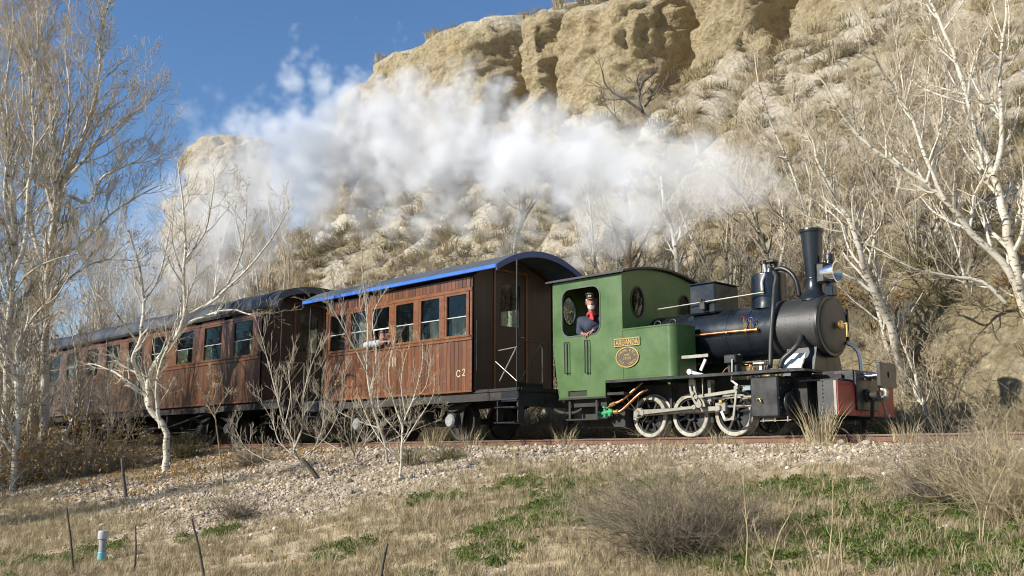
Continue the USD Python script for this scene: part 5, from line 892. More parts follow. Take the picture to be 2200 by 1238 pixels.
# saplings in front of the first carriage
hero('sapling', 'slim white sapling with forked top in front of the wooden carriage side', 'sapling', 16.3,
     [([(832, 990), (826, 950), (803, 880), (789, 800), (791, 720), (786, 650), (779, 590), (777, 525)], 8.8, 2.1), ([(789, 800), (760, 745), (735, 700), (712, 660), (690, 640)], 5.6, 1.6), ([(796, 840), (806, 790), (808, 745), (800, 690), (812, 650), (835, 615)], 4.4, 1.3), ([(815, 920), (770, 905), (720, 880), (690, 850)], 4.0, 1.3)],
     151, (18, 5, 3), (.55, .25, .13), M['bark'], M['twig'], None, .02, 0, (.4, .9), .14, .3, rmin=.0019)
hero('sapling', 'short many branched pale sapling rooted in the stony bank below the wooden carriage', 'sapling', 14.0,
     [([(858, 1052), (862, 1000), (864, 950), (868, 905), (885, 865), (905, 800), (908, 740)], 8.8, 1.9), ([(866, 920), (845, 860), (835, 800), (842, 750), (850, 720)], 4.8, 1.3), ([(872, 895), (862, 830), (868, 780), (880, 740)], 4.0, 1.3), ([(862, 960), (900, 900), (930, 850), (935, 800)], 4.0, 1.3), ([(860, 990), (820, 950), (790, 900), (770, 850)], 4.0, 1.3), ([(864, 940), (815, 880), (812, 820), (790, 770)], 3.6, 1.2), ([(886, 862), (915, 830), (925, 770)], 3.2, 1.1)],
     157, (20, 5, 3), (.42, .2, .11), M['bark'], M['twig'], M['leafbrown'], .016, .08, (.4, .95), .12, .15, rmin=.0018)
hero('sapling', 'bare grey sapling with upswept branches in front of the gap between the carriages', 'sapling', 16.0,
     [([(684, 1032), (655, 1000), (633, 975), (630, 948), (607, 900), (592, 840), (572, 760), (555, 700)], 8.0, 1.9), ([(632, 965), (650, 915), (652, 850), (668, 790), (690, 730)], 5.6, 1.6), ([(640, 985), (600, 950), (585, 905), (560, 860)], 4.4, 1.4), ([(612, 915), (625, 850), (620, 800), (632, 750)], 4.0, 1.3), ([(655, 1000), (690, 930), (698, 860), (705, 800)], 4.0, 1.3), ([(645, 990), (700, 940), (730, 880), (740, 820)], 4.0, 1.3), ([(640, 1000), (580, 990), (530, 965), (505, 920)], 4.0, 1.3)],
     163, (20, 5, 3), (.5, .24, .13), M['bark2'], M['twig'], None, .02, 0, (.35, .9), .16, .12, rmin=.0019)
hero('sapling', 'low spreading leafless bush of pale stems beneath the first carriage, left of its near wheel', 'shrub', 17.0,
     [([(760, 985), (770, 940), (790, 900), (815, 860)], 4.0, 1.3), ([(762, 980), (740, 930), (715, 890), (690, 870)], 4.0, 1.3), ([(765, 985), (800, 930), (850, 890), (880, 870)], 4.0, 1.3), ([(758, 985), (700, 950), (650, 930)], 4.0, 1.2), ([(766, 980), (830, 950), (900, 920), (950, 900)], 4.0, 1.2), ([(760, 980), (755, 920), (760, 870)], 3.2, 1.2)],
     167, (22, 5, 3), (.5, .24, .13), M['bark2'], M['twigdark'], M['leafbrown'], .018, .1, (.4, 1.0), .10, .1, rmin=.0019)
hero('weed', 'tall dry weed stalk with withered flower heads before the dark underframe of the far carriage', 'weed', 15.5,
     [([(481, 1056), (476, 1000), (468, 940), (460, 880), (452, 830), (448, 790)], 6, 2), ([(463, 900), (440, 860), (430, 835)], 3, 1.2), ([(462, 890), (485, 850), (500, 838)], 3, 1.2), ([(458, 860), (475, 820), (480, 800)], 3, 1.2)],
     173, (14, 5, 3), (.22, .1, .06), M['barkbrown'], M['twigdark'], M['leafbrown'], .014, .5, (.5, 1.1), .1, .55, rmin=.0022)
# trees behind the track at the right
hero('poplar_tree', 'grey white tree behind the buffers leaning left over the chimney', 'tree', 17.2,
     [([(1972, 905), (1950, 840), (1934, 790), (1912, 700), (1884, 640), (1862, 590), (1846, 530), (1806, 440), (1766, 360), (1742, 300)], 34, 6), ([(1932, 780), (1905, 745), (1893, 690), (1876, 640), (1850, 600)], 16, 6), ([(1846, 535), (1820, 500), (1800, 470), (1760, 440)], 9, 3), ([(1862, 590), (1880, 500), (1870, 420), (1850, 350)], 10, 3)],
     181, (13, 5, 3), (1.1, .5, .25), M['bark'], M['twig'], M['leafbrown'], .03, .1, (.4, 1.0), .10, .3, rmin=.0035)
hero('poplar_tree', 'upright pale tree with short fork growing behind the track right of the buffers', 'tree', 18.0,
     [([(2000, 900), (2004, 840), (2008, 780), (2013, 700), (2020, 640), (2030, 580), (2052, 500), (2060, 420)], 26, 7), ([(2012, 765), (2035, 740), (2058, 716)], 16, 9), ([(2010, 720), (1996, 650), (1985, 590), (1960, 510), (1930, 430)], 11, 3), ([(2022, 640), (2040, 600), (2070, 560)], 9, 3)],
     187, (12, 5, 3), (1.1, .5, .25), M['bark'], M['twig'], M['leafpale'], .03, .2, (.4, 1.0), .10, .35, rmin=.0035)
hero('poplar_tree', 'big white limbed tree forking at the right picture edge', 'tree', 16.0,
     [([(2262, 880), (2235, 780), (2205, 680), (2185, 600), (2166, 510), (2148, 420), (2132, 370), (2105, 310), (2078, 210), (2046, 110), (2000, 5), (1985, -60)], 36, 7), ([(2135, 378), (2150, 320), (2152, 240), (2148, 150), (2160, 40), (2165, -50)], 17, 5),
      ([(2190, 620), (2150, 560), (2085, 500), (2040, 440), (1988, 392), (1905, 340), (1836, 282), (1785, 205), (1752, 150)], 22, 4), ([(2030, 430), (1985, 330), (1958, 250), (1905, 170), (1862, 85), (1850, 30)], 12, 4), ([(2160, 650), (2110, 606), (2030, 592), (1960, 577), (1895, 540), (1850, 520)], 12, 4), ([(2078, 215), (2090, 140), (2120, 60)], 8, 3), ([(2166, 510), (2200, 430), (2215, 340)], 12, 5), ([(1990, 395), (2010, 320), (2025, 240), (2015, 160)], 8, 3), ([(2148, 250), (2110, 200), (2090, 110)], 7, 3), ([(1905, 340), (1900, 270), (1880, 200)], 6, 2)],
     193, (13, 5, 3), (1.2, .55, .28), M['bark'], M['twig'], M['leafpale'], .03, .12, (.4, 1.0), .08, .2, rmin=.0036)
hero('poplar_tree', 'thin pale tree rising behind the chimney top', 'tree', 21.0,
     [([(1760, 620), (1752, 540), (1738, 480), (1716, 410), (1690, 340), (1655, 260), (1630, 180), (1620, 110)], 12, 3), ([(1738, 480), (1742, 400), (1725, 320), (1720, 230)], 7, 2.5), ([(1690, 340), (1660, 330), (1610, 280), (1590, 220)], 5, 2)],
     197, (13, 5, 3), (1.1, .5, .25), M['bark'], M['twig'], M['leafpale'], .03, .12, (.4, 1.0), .1, .25, rmin=.004)
hero('poplar_tree', 'slanting pale stem crossing behind the steam dome', 'tree', 21.0,
     [([(1670, 640), (1650, 560), (1620, 470), (1590, 420), (1560, 380)], 17, 6), ([(1780, 640), (1730, 540), (1690, 480), (1640, 430), (1600, 400)], 12, 4), ([(1640, 540), (1600, 490), (1540, 440)], 8, 3)],
     199, (14, 5, 3), (1.0, .5, .25), M['bark2'], M['twigdark'], M['leafbrown'], .03, .3, (.4, 1.0), .1, .1, rmin=.004)
hero('poplar_tree', 'stout white birch like trunk broken off above the first carriage roof', 'tree', 25.0,
     [([(1098, 600), (1103, 552), (1112, 500), (1125, 450), (1128, 400)], 18, 11), ([(1115, 495), (1135, 455), (1160, 425)], 10, 4), ([(1125, 455), (1095, 440), (1080, 425)], 5, 2)], 211, (8, 4, 2), (.9, .4, .2), M['bark'], M['twigdark'], None, .03, 0, (.5, 1.1), .1, .4, rmin=.0045)
hero('poplar_tree', 'brown peeling dead trunk standing behind the cab roof', 'tree', 22.0,
     [([(1352, 640), (1352, 580), (1350, 520), (1346, 450), (1340, 400)], 22, 12), ([(1352, 560), (1330, 520), (1322, 490)], 9, 5), ([(1354, 565), (1376, 530), (1405, 480)], 9, 4)], 223, (9, 4, 2), (.8, .4, .2), M['barkbrown'], M['twigdark'], None, .03, 0, (.4, 1.0), .1, .4, rmin=.004)
hero('poplar_tree', 'white trunk with broken side stub behind the sand box', 'tree', 23.0,
     [([(1458, 640), (1456, 590), (1452, 540), (1442, 490), (1428, 440), (1420, 380)], 18, 9), ([(1450, 530), (1462, 505), (1460, 490)], 9, 7), ([(1545, 640), (1510, 560), (1480, 500), (1460, 450)], 8, 3)], 227, (10, 4, 3), (.9, .45, .22), M['bark'], M['twigdark'], M['leafpale'], .03, .2, (.4, 1.0), .1, .3, rmin=.004)
hero('dead_tree', 'dark gnarled dead tree at the foot of the cliff above the steam', 'tree', 40.0,
     [([(1402, 300), (1392, 262), (1378, 235), (1372, 205), (1380, 180), (1395, 165)], 12, 6), ([(1378, 238), (1345, 215), (1318, 200), (1300, 180), (1293, 150)], 9, 4), ([(1386, 228), (1398, 210), (1394, 190), (1404, 200)], 8, 4), ([(1392, 212), (1408, 200), (1418, 178)], 7, 3), ([(1375, 205), (1368, 180), (1372, 160)], 5, 3), ([(1330, 262), (1312, 240), (1300, 225)], 6, 3)],
     229, (6, 4, 3), (1.0, .5, .3), M['barkdark'], M['barkdark'], None, .03, 0, (.4, 1.0), .1, .4, rmin=.010)

# ---------------- repeated small trees and bushes of the slope: a few prototypes, many copies
def proto_tree(name, seed, H, r0, stems, counts, lens, bark_m, twig_m, leaf_m, size, leafp, ang=(.4, .95), up=.14, rmin=.0045):
    p = prototype(name); t = Tree(seed); rg = np.random.default_rng(seed + 5)
    for k in range(stems):
        lean = rg.normal(0, .18, 2); pts = [np.array([rg.normal(0, .06), rg.normal(0, .06), -.25])]; d = unit(np.array([lean[0] + rg.normal(0, .12), lean[1] + rg.normal(0, .12), 1.0])); h = H * rg.uniform(.7, 1.0) if k else H
        for j in range(6): d = unit(d + rg.normal(0, .10, 3) + [0, 0, .04]); pts.append(pts[-1] + d * h / 6)
        Q, r = t.limb(np.array(pts), r0 * (1 if k == 0 else .7), .006); t.branch(Q, r, counts, lens, ang, .22, up, 0, rmin, leafp)
    t.build(p, bark_m, twig_m, leaf_m, size, 6); return p
PT = [proto_tree('class_thin_tree', 301, 5.2, .055, 1, (20, 6, 4), (1.1, .5, .25), M['bark'], M['twig'], M['leafpale'], .030, .25),
      proto_tree('class_multi_stem_tree', 302, 4.2, .045, 3, (13, 5, 4), (.9, .45, .22), M['bark2'], M['twigdark'], M['leafbrown'], .032, .35),
      proto_tree('class_scrub_tree', 303, 3.2, .035, 4, (12, 5, 4), (.8, .4, .2), M['bark2'], M['twig'], M['leafpale'], .030, .55),
      proto_tree('class_tall_tree', 304, 8.5, .11, 2, (24, 7, 4, 2), (1.7, .8, .4, .2), M['bark'], M['twig'], M['leafbrown'], .034, .15)]
def proj_u(p): d = np.asarray(p, float) - EYE; return CW / 2 + CF * (d @ RGT) / (d @ FWD)
rg = np.random.default_rng(77); kinds = (('thin_tree', 'thin pale bare tree in the thicket on the slope behind the train'), ('multi_stem_tree', 'several stemmed grey bare tree in the thicket on the slope behind the train'), ('scrub_tree', 'low twiggy tree with pale withered leaves in the thicket behind the train'))
n = 0; spots = []
while n < 68:
    u, v = rg.uniform(560, 2230), 0; D = rg.uniform(16, 36); P = qd(u, 700, D); x, y = P[0], P[1]
    if y < 2.9 or y > 19 or x > 2: continue
    if any((x - a) ** 2 + (y - b) ** 2 < .7 for a, b in spots): continue
    dens = 1.0 if y < 9 else .55
    if rg.uniform() > dens: continue
    spots.append((x, y)); k = int(rg.choice(3, p=(.36, .30, .34))); sc = rg.uniform(.55, 1.05) * (1.0 if y < 10 else .7)
    uv = proj_u((x, y, float(hz(x, y)) + 1.5)); side_ = next(t for a, t in ((690, 'left of the blue roof'), (880, 'above the blue roof, far half'), (1060, 'above the blue roof, near half'), (1270, 'above the first carriage platform'), (1480, 'behind the cab'), (1610, 'behind the sand box'), (1720, 'behind the steam dome'), (1880, 'right of the chimney'), (2040, 'behind the buffers'), (9999, 'at the right picture edge')) if uv < a)
    high = 'by the rails' if y < 5 else 'low on the slope' if y < 9.5 else 'higher up'; size_ = 'short' if sc < .66 else 'tall' if sc > .88 else 'middling'
    copy_of(PT[k], kinds[k][0], f"{size_} {('thin pale bare', 'several stemmed grey', 'twiggy pale leaved')[k]} tree {side_}, {high}", 'tree', (x, y, float(hz(x, y))), rg.uniform(0, 360), sc, 'bare trees of the thicket behind the train', tilt=(rg.normal(0, 5), rg.normal(0, 6))); n += 1
for k, (u, D, kk, sc, lab) in enumerate(((-30, 24, 1, .9, 'bushy grey stemmed tree cut by the left picture edge'), (62, 25.5, 2, .95, 'low leafy scrub tree between the two tall white trunks'), (165, 26, 1, .85, 'multi stemmed grey tree right of the tall forked trunk'), (240, 25, 2, .8, 'low scrub tree before the far carriage windows, left of the twin stemmed tree'), (120, 27.5, 0, .9, 'thin pale tree close by the far end of the second carriage'))):
    P = qd(u, 930, D); copy_of(PT[kk], kinds[kk][0], lab, 'tree', (P[0], P[1], float(gz(P[0], P[1]))), 40 * k + 11, sc, 'trees on the near side at the left')
for k in range(22):
    u = -60 + 700 * ((k * 0.618034) % 1.0); D = 37 + 16 * ((k * .754) % 1.0); P = qd(u, 900, D); z = float(hz(P[0], P[1])) if P[1] > 2.6 else float(gz(P[0], P[1]))
    if P[1] < 1.8: P = P + np.array([0, 2.2 - P[1], 0]); z = -.12
    copy_of(PT[(1, 2, 1, 0)[k % 4]], kinds[(1, 2, 1, 0)[k % 4]][0], f"{'tall' if (k * .39) % 1 > .6 else 'smaller'} {('many stemmed', 'leafy', 'many stemmed', 'slim')[k % 4]} tree beyond the far carriage, {'left of the tall forked trunk' if u < 90 else 'between the forked trunk and the twin stems' if u < 290 else 'behind the twin stems' if u < 420 else 'right of the twin stems'}", 'tree', (P[0], P[1], z), 77 * k, 1.5 + .8 * ((k * .39) % 1.0), 'wood beyond the far carriage')
# trees on the left, beyond the second carriage, and beside the photographer (seen in the window panes)
for k, (u, D, sc) in enumerate(((40, 40, .75), (150, 42, .7), (230, 38, .62), (300, 44, .66), (330, 36, .5), (440, 40, .5), (520, 42, .45), (560, 36, .45), (620, 34, .5))):
    P = qd(u, 900, D); z = float(hz(P[0], P[1])) if P[1] > 2.6 else float(gz(P[0], P[1]))
    copy_of(PT[3 if k % 2 == 0 else 1], 'tall_tree' if k % 2 == 0 else 'multi_stem_tree', 'bare tree beyond the far carriage roof, ' + ('at the left picture edge', 'right of the tall forked trunk', 'behind the gap of the tall trees', 'left of the rock stack', 'before the left edge of the rock stack', 'before the rock stack', 'right of the rock stack', 'in the steam right of the rock stack', 'in the steam left of the cliff')[k], 'tree', (P[0], P[1], z), rg.uniform(0, 360), sc * (1 if k % 2 == 0 else 1.6), 'bare trees beyond the far carriage')
for k, (x, y, kk, sc) in enumerate(((-25, -5.0, 1, 1.5), (-27.6, -5.1, 2, 1.6), (-30.2, -4.9, 2, 1.5), (-32.8, -4.6, 1, 1.6), (-35.2, -4.4, 2, 1.7), (-22.6, -6.2, 2, 1.2), (-26, -5.9, 2, 1.5), (-29, -6.4, 1, 1.5), (-31.5, -5.6, 2, 1.5), (-34, -6.2, 1, 1.45), (-36.5, -5.2, 2, 1.6), (-24, -7.4, 1, 1.3), (-28, -8.2, 2, 1.7), (-33, -8.4, 1, 1.8))):
    copy_of(PT[kk], kinds[kk][0], 'bushy tree beside the far carriage, mirrored in its windows', 'tree', (x, y, float(gz(x, y))), 50 * k, sc, 'bare trees on the open side of the track')
for x, y, sc in ((-27.5, -6.8, .8), (-31.5, -7.2, .85), (-35, -6.2, .8), (-23.8, -8.6, .8), (-21.5, -9.6, .85), (-38.5, -7.5, .9), (-19.5, -12.5, .9), (-24, -17, 1.05), (-29, -14, .95), (-33, -19, 1.1), (-19, -20, 1.0)):
    copy_of(PT[3], 'tall_tree', 'tall bare tree mirrored in the carriage windows', 'tree', (x, y, float(gz(x, y))), rg.uniform(0, 360), sc, 'bare trees on the open side of the track')
# ------------------------------------------------------------------ shrubs, grass, herbs, stones
def strands(n, R, H, seed, lean=.6, r=.0022, segs=3, dome=True, curl=.25, side=3):
    rg = np.random.default_rng(seed); out = []
    for k in range(n):
        az = rg.uniform(0, 2 * np.pi); e = rg.uniform(0, 1) ** .6 * lean; b = np.array([math.cos(az), math.sin(az), 0]) * R * .25 * rg.uniform(0, 1) ** .5; L = H * rg.uniform(.55, 1.0) * (1.0 if not dome else 1.0 / max(math.cos(e) * 1.0 + .0, .35) * (.6 + .4 * math.cos(e)))
        d = np.array([math.cos(az) * math.sin(e), math.sin(az) * math.sin(e), math.cos(e)]); P = [b]
        for j in range(segs): d = unit(d + rg.normal(0, curl, 3) * .6); P.append(P[-1] + d * L / segs)
        out.append((np.array(P), r * np.linspace(1.1, .45, segs + 1)))
    return out
def bush_mesh(n, R, H, seed, r=.0028, sub=5, lean=1.15):
    rg = np.random.default_rng(seed); st = strands(n, R, H, seed, lean, r, 5, True, .62); tw = list(st)
    for P, rr in st:
        for _ in range(sub):
            i = rg.integers(1, len(P)); d = unit(P[-1] - P[0]) + rg.normal(0, .85, 3) + [0, 0, .15]; p = P[i]; L = H * rg.uniform(.10, .28); q1 = p + unit(d) * L * .5; q2 = q1 + unit(d + rg.normal(0, .7, 3)) * L * .5; tw.append((np.array([p, q1, q2]), r * .7 * np.array([1, .8, .5])))
    return tubes(tw, 3)
def blades(n, R, H, seed, w=.004, lean=.7, droop=.5):
    """grass tuft: tapered bent blades"""
    rg = np.random.default_rng(seed); az = rg.uniform(0, 2 * np.pi, n); e = rg.uniform(.05, 1, n) * lean; L = H * rg.uniform(.45, 1, n); b = np.stack([np.cos(az), np.sin(az), 0 * az], 1) * (R * rg.uniform(0, 1, n) ** .5)[:, None]; az2 = az + rg.normal(0, .6, n)
    o = np.stack([np.cos(az2), np.sin(az2), 0 * az], 1); up = np.array([0, 0, 1.0]); d0 = o * np.sin(e)[:, None] + up * np.cos(e)[:, None]; m_ = b + d0 * (L * .55)[:, None]; e2 = e + droop * rg.uniform(.3, 1.2, n); t = m_ + (o * np.sin(e2)[:, None] + up * np.cos(e2)[:, None]) * (L * .45)[:, None]
    s = np.stack([-np.sin(az2 + .5), np.cos(az2 + .5), 0 * az], 1) * w; v = np.stack([b - s - [0, 0, .03], b + s - [0, 0, .03], m_ + s * .7, m_ - s * .7, t], 1).reshape(-1, 3); i = np.arange(n)[:, None] * 5
    return trimesh.Trimesh(v, np.vstack([i + [[0, 1, 2]], i + [[0, 2, 3]], i + [[3, 2, 4]]]), process=False)
def herb(n, R, H, seed, z=.02):
    rg = np.random.default_rng(seed); c = np.stack([rg.normal(0, R * .5, n), rg.normal(0, R * .5, n), 0 * rg.normal(0, 1, n)], 1); c[:, 2] = H * rg.uniform(.1, 1, n) * np.exp(-(c[:, 0] ** 2 + c[:, 1] ** 2) / R ** 2); a = rg.normal(0, 1, (n, 3)) + [0, 0, .2]; a /= np.linalg.norm(a, axis=1, keepdims=True); b = np.cross(a, rg.normal(0, 1, (n, 3)) + [0, 0, 1.2]); b /= np.linalg.norm(b, axis=1, keepdims=True) + 1e-9; nr = np.cross(a, b); s = z * rg.uniform(.6, 1.5, (n, 1))
    v = np.stack([c - a * s, c + b * s * .5, c + a * s + nr * s * .2, c - b * s * .5], 1).reshape(-1, 3); i = np.arange(n)[:, None] * 4; return trimesh.Trimesh(v, np.vstack([i + [[0, 1, 2]], i + [[0, 2, 3]]]), process=False)
def stone(seed, flat=.65, sub=1):
    m_ = trimesh.creation.icosphere(sub, 1.0); v = m_.vertices; rg = np.random.default_rng(seed); v = v * (1 + .55 * (meshkit.fbm(v * 1.3 + seed, 2, seed) - .5))[:, None] * np.array([1, rg.uniform(.6, .95), flat]); 
    for _ in range(4):
        d = unit(rg.normal(0, 1, 3)); h = rg.uniform(.55, .8); t = v @ d; v = v - np.maximum(t - h, 0)[:, None] * d
    return trimesh.Trimesh(v, m_.faces, process=False)
M['stone'] = surf('pale_gravel', (.43, .36, .275), (.20, .16, .115), .85, scale=16, rand=.45, ramp=(.3, .7))
M['stonewhite'] = surf('white_limestone', (.66, .62, .54), (.50, .46, .39), .85, scale=14, rand=.15, bump=.3, bscale=40)
rg = np.random.default_rng(9)
def candidates(n, ymin=-11.5, ymax=-1.2, xmin=-40, xmax=3.5, near=1.35):
    """points over the bank, thinned with distance so that each part of the view is evenly covered, only where the camera could look"""
    x, y = rg.uniform(xmin, xmax, n), rg.uniform(ymin, ymax, n); P = np.stack([x, y, gz(x, y)], -1); D = (P - EYE) @ FWD; k = seen(P, .34) & (rg.uniform(0, 1, n) < np.clip((9.0 / np.maximum(D, 1)) ** near, 0, 1)); return P[k], D[k]
# gravel
P, D = candidates(420000, near=.9); g = gravel_mask(P[:, 0], P[:, 1]); bare = .38 + .62 * np.clip(2.8 * fb(P[:, 0], P[:, 1], 0, .9, 3, 57) + .5, 0, 1); k = rg.uniform(0, 1, len(P)) < g * bare + .05; P, D = P[k], D[k]; sc = .0088 * np.exp(rg.normal(.22, .48, len(P))) * np.clip(D / 11, .85, 1.5); P[:, 2] += sc * .25
print('gravel', len(P))
scatter('gravel', [(stone(s, .6 + .05 * s, 1), M['stone'], False) for s in range(5)], P, rg.uniform(0, 6.28, len(P)), np.clip(sc, .006, .06), rg.integers(0, 5, len(P)), label='pale crushed stone covering the railway bank', cat='gravel', tilt=rg.normal(0, .5, len(P)))
# grass
P, D = candidates(90000); x, y = P[:, 0], P[:, 1]; g = gravel_mask(x, y); gr = green_mask(x, y); den = np.clip((1 - .95 * g) * (1 - .62 * np.clip(gr * 1.6, 0, 1)) * (.30 + 1.8 * np.clip(fb(x, y, 0, 1.3, 3, 77) + .3, 0, 1)), 0, 1) + .075 * g
k = rg.uniform(0, 1, len(P)) < den; P, D = P[k], D[k]; print('grass', len(P))
scatter('dry_grass', [(blades(46, .07, .145, s, .0024, 1.0, .8), M['dry'], False) for s in (1, 2, 3)] + [(blades(22, .05, .24, s, .0022, .7, .7), M['straw'], False) for s in (4, 5)] + [(blades(60, .12, .10, s, .0026, 1.35, .9), M['dry'], False) for s in (6, 7)], P, rg.uniform(0, 6.28, len(P)), rg.uniform(.5, 1.15, len(P)), rg.choice(7, len(P), p=(.17, .17, .17, .07, .06, .18, .18)), label='matted dry grass over the bank', cat='grass')
P, D = candidates(90000, near=1.1); x, y = P[:, 0], P[:, 1]; k = rg.uniform(0, 1, len(P)) < np.clip((green_mask(x, y) - .18) * 1.7, 0, .85); P, D = P[k], D[k]; print('herbs', len(P))
scatter('green_herbs', [(herb(70, .09, .07, s, .013), M['herb'], False) for s in (1, 2, 3)] + [(blades(24, .05, .09, 9, .003, .9, .5), M['herb'], False)], P, rg.uniform(0, 6.28, len(P)), rg.uniform(.6, 1.25, len(P)), rg.integers(0, 4, len(P)), label='low green herbs in patches on the bank', cat='ground cover')
# fallen leaves under the trees at the left
P, D = candidates(60000, near=.6); x, y = P[:, 0], P[:, 1]; k = rg.uniform(0, 1, len(P)) < .5 * sstep(-14.5, -19, x + fb(x, y, 0, 2, 3, 5) * 4) * sstep(-6.5, -4.0, y) + .01; P = P[k]; P[:, 2] += .015; print('leaves', len(P))
scatter('fallen_leaves', [(herb(9, .16, .03, s, .022), M['leafbrown'], False) for s in (11, 12, 13)], P, rg.uniform(0, 6.28, len(P)), rg.uniform(.7, 1.4, len(P)), rg.integers(0, 3, len(P)), label='brown fallen leaves under the trees at the left', cat='leaves')
# low scrub over the hillside
idx = np.arange(HP.shape[1]); sub = HP[:, 6:, :].reshape(-1, 3); ic = np.maximum(isc, bank)[:, 6:].ravel(); D = (sub - EYE) @ FWD; ok = seen(sub, .1) & (D < 75); nn_ = nrm[:, 6:].reshape(-1, 3)[:, 2]
w = ok * (ic < .25) * np.clip(.2 + 2.2 * (fb(sub[:, 0], sub[:, 1], sub[:, 2], 2.8, 4, 99) + .22), 0, 1); area = np.repeat(np.gradient(hx)[:, None], HP.shape[1] - 6, 1).ravel(); w = w * area * np.clip(26 / np.maximum(D, 8), .3, 1.6); w /= w.sum(); pick = rg.choice(len(sub), 4600, False, w); P = sub[pick]; D = D[pick]
SB = [(bush_mesh(34, .3, .42, 21, .0075, 5), M['scrub'], False), (blades(110, .22, .34, 22, .009, 1.2, .7), M['dry'], False), (bush_mesh(26, .35, .5, 23, .008, 6), M['bushgreen'], False), (blades(90, .26, .26, 24, .009, 1.3, .7), M['bushgreen'], False)]
scatter('hillside_scrub', SB, P - [0, 0, .03], rg.uniform(0, 6.28, len(P)), rg.uniform(.55, 1.5, len(P)) * np.clip(D / 34, .8, 1.5), rg.choice(4, len(P), p=(.26, .46, .10, .18)), label='dry grey scrub and grass covering the slope and cliff top', cat='scrub')
# brush along the far side of the rails
n = 1900; x, y = rg.uniform(-36, 0, n), 2.2 + np.abs(rg.normal(0, 1.5, n)); P = np.stack([x, y, np.where(y > 2.6, hz(x, np.maximum(y, 2.6)), -.12)], -1); k = seen(P, .1); P = P[k]
scatter('trackside_brush', [(bush_mesh(40, .3, .55, 31, .005, 6), M['scrub'], False), (blades(70, .16, .5, 32, .005, .8, .6), M['dry'], False), (bush_mesh(36, .3, .6, 33, .005, 7), M['bushgreen'], False), (herb(160, .3, .35, 34, .03), M['leafbrown'], False)], P, rg.uniform(0, 6.28, len(P)), rg.uniform(.5, 1.4, len(P)), rg.choice(4, len(P), p=(.36, .3, .2, .14)), label='tangled dry brush on the far side of the track', cat='brush')
# single shrubs of the foreground
def shrub(u, v, label, mesh, mat_, s=1.0, name='shrub', rz=0, cat='shrub'):
    p = ground_hit(u, v); mesh = mesh.copy(); c, sn = math.cos(rz), math.sin(rz); mesh.vertices = (mesh.vertices @ np.array([[c, sn, 0], [-sn, c, 0], [0, 0, 1]])) * s + p - [0, 0, .03]; path = thing(name, label, cat, p); part(path, 'stems', mesh, mat_, kind=None); return path
shrub(1430, 1195, 'large rounded grey brown dead shrub in the foreground below the engine', bush_mesh(300, .4, .86, 41, .0023, 14, 1.05), M['shrubgrey'], 1.0)
shrub(1560, 1170, 'smaller grey dead shrub at the right shoulder of the large rounded one', bush_mesh(170, .3, .62, 42, .0023, 13, 1.05), M['shrubgrey'], 1.0)
shrub(1330, 1140, 'low straw coloured shrub at the left shoulder of the large rounded one', bush_mesh(150, .28, .46, 43, .0023, 12, 1.15), M['shrubgrey'], 1.0)
shrub(2030, 1075, 'wide brown shrub on the bank at the right below the rail', bush_mesh(270, .4, .66, 44, .0023, 13, 1.15), M['shrubgrey'], 1.0)
shrub(2170, 1110, 'tall tan brush cut off by the right picture edge', bush_mesh(270, .4, .74, 45, .0023, 13, 1.1), M['dry'], 1.0)
shrub(2120, 1010, 'thin grey brush between the wide brown shrub and the rail', bush_mesh(150, .4, .55, 46, .003, 8, 1.2), M['shrubgrey'], 1.0)
shrub(510, 1115, 'round dry tuft shrub alone on the gravel bank', bush_mesh(150, .3, .38, 47, .003, 7, 1.2), M['shrubgrey'], 1.0)
shrub(960, 990, 'dark low shrub on the bank beside the sapling', bush_mesh(120, .3, .35, 48, .0035, 8, 1.25), M['bushgreen'], 1.0)
shrub(880, 1000, 'green tuft at the foot of the many branched sapling', blades(150, .14, .55, 49, .004, .6, .5), M['bushgreen'], 1.0, 'grass_tuft', cat='grass tuft')
shrub(400, 985, 'dark green brush beneath the twin stemmed tree', bush_mesh(200, .5, .45, 50, .005, 8, 1.3), M['bushgreen'], 1.0)
shrub(545, 1000, 'dry brown brush right of the twin stemmed tree', bush_mesh(160, .4, .42, 51, .004, 7, 1.3), M['scrub'], 1.0)
for k, (u, v, s, lab) in enumerate(((75, 985, 1.2, 'golden leaved brush at the left edge below the white trunks'), (150, 970, 1.3, 'golden leaved brush left of the far carriage wheels'), (225, 985, .9, 'small golden leaved brush under the far carriage end'), (5, 930, 1.35, 'golden leaved brush hugging the left picture edge'), (290, 965, .85, 'low golden leaved brush left of the twin stemmed tree'), (185, 880, 1.15, 'taller golden leaved bush before the far carriage side'), (40, 860, 1.2, 'tall golden leaved bush between the two white trunks'))):
    p = qd(u, v, 21.0); p[2] = float(gz(p[0], p[1])); t_ = bush_mesh(90, .4, .9, 60 + k, .005, 8, 1.1); path = thing('leafy_bush', lab, 'bush', p); t_.vertices = t_.vertices * s + p; part(path, 'stems', t_, M['twigdark']); lf = herb(800, .9, 1.15, 70 + k, .027); lf.vertices = lf.vertices * s + p + [0, 0, .1]; part(path, 'leaves', lf, M['leafbrown'], kind='stuff')
tg = blades(150, .16, .72, 52, .0045, .55, .35); p = q(1762, 938, -1.0); p[2] = float(gz(p[0], -1.0)); tg.vertices = tg.vertices + p; t_ = thing('grass_tuft', 'tall straw coloured grass tuft growing against the rail below the red beam', 'grass tuft', p); part(t_, 'blades', tg, M['straw'])
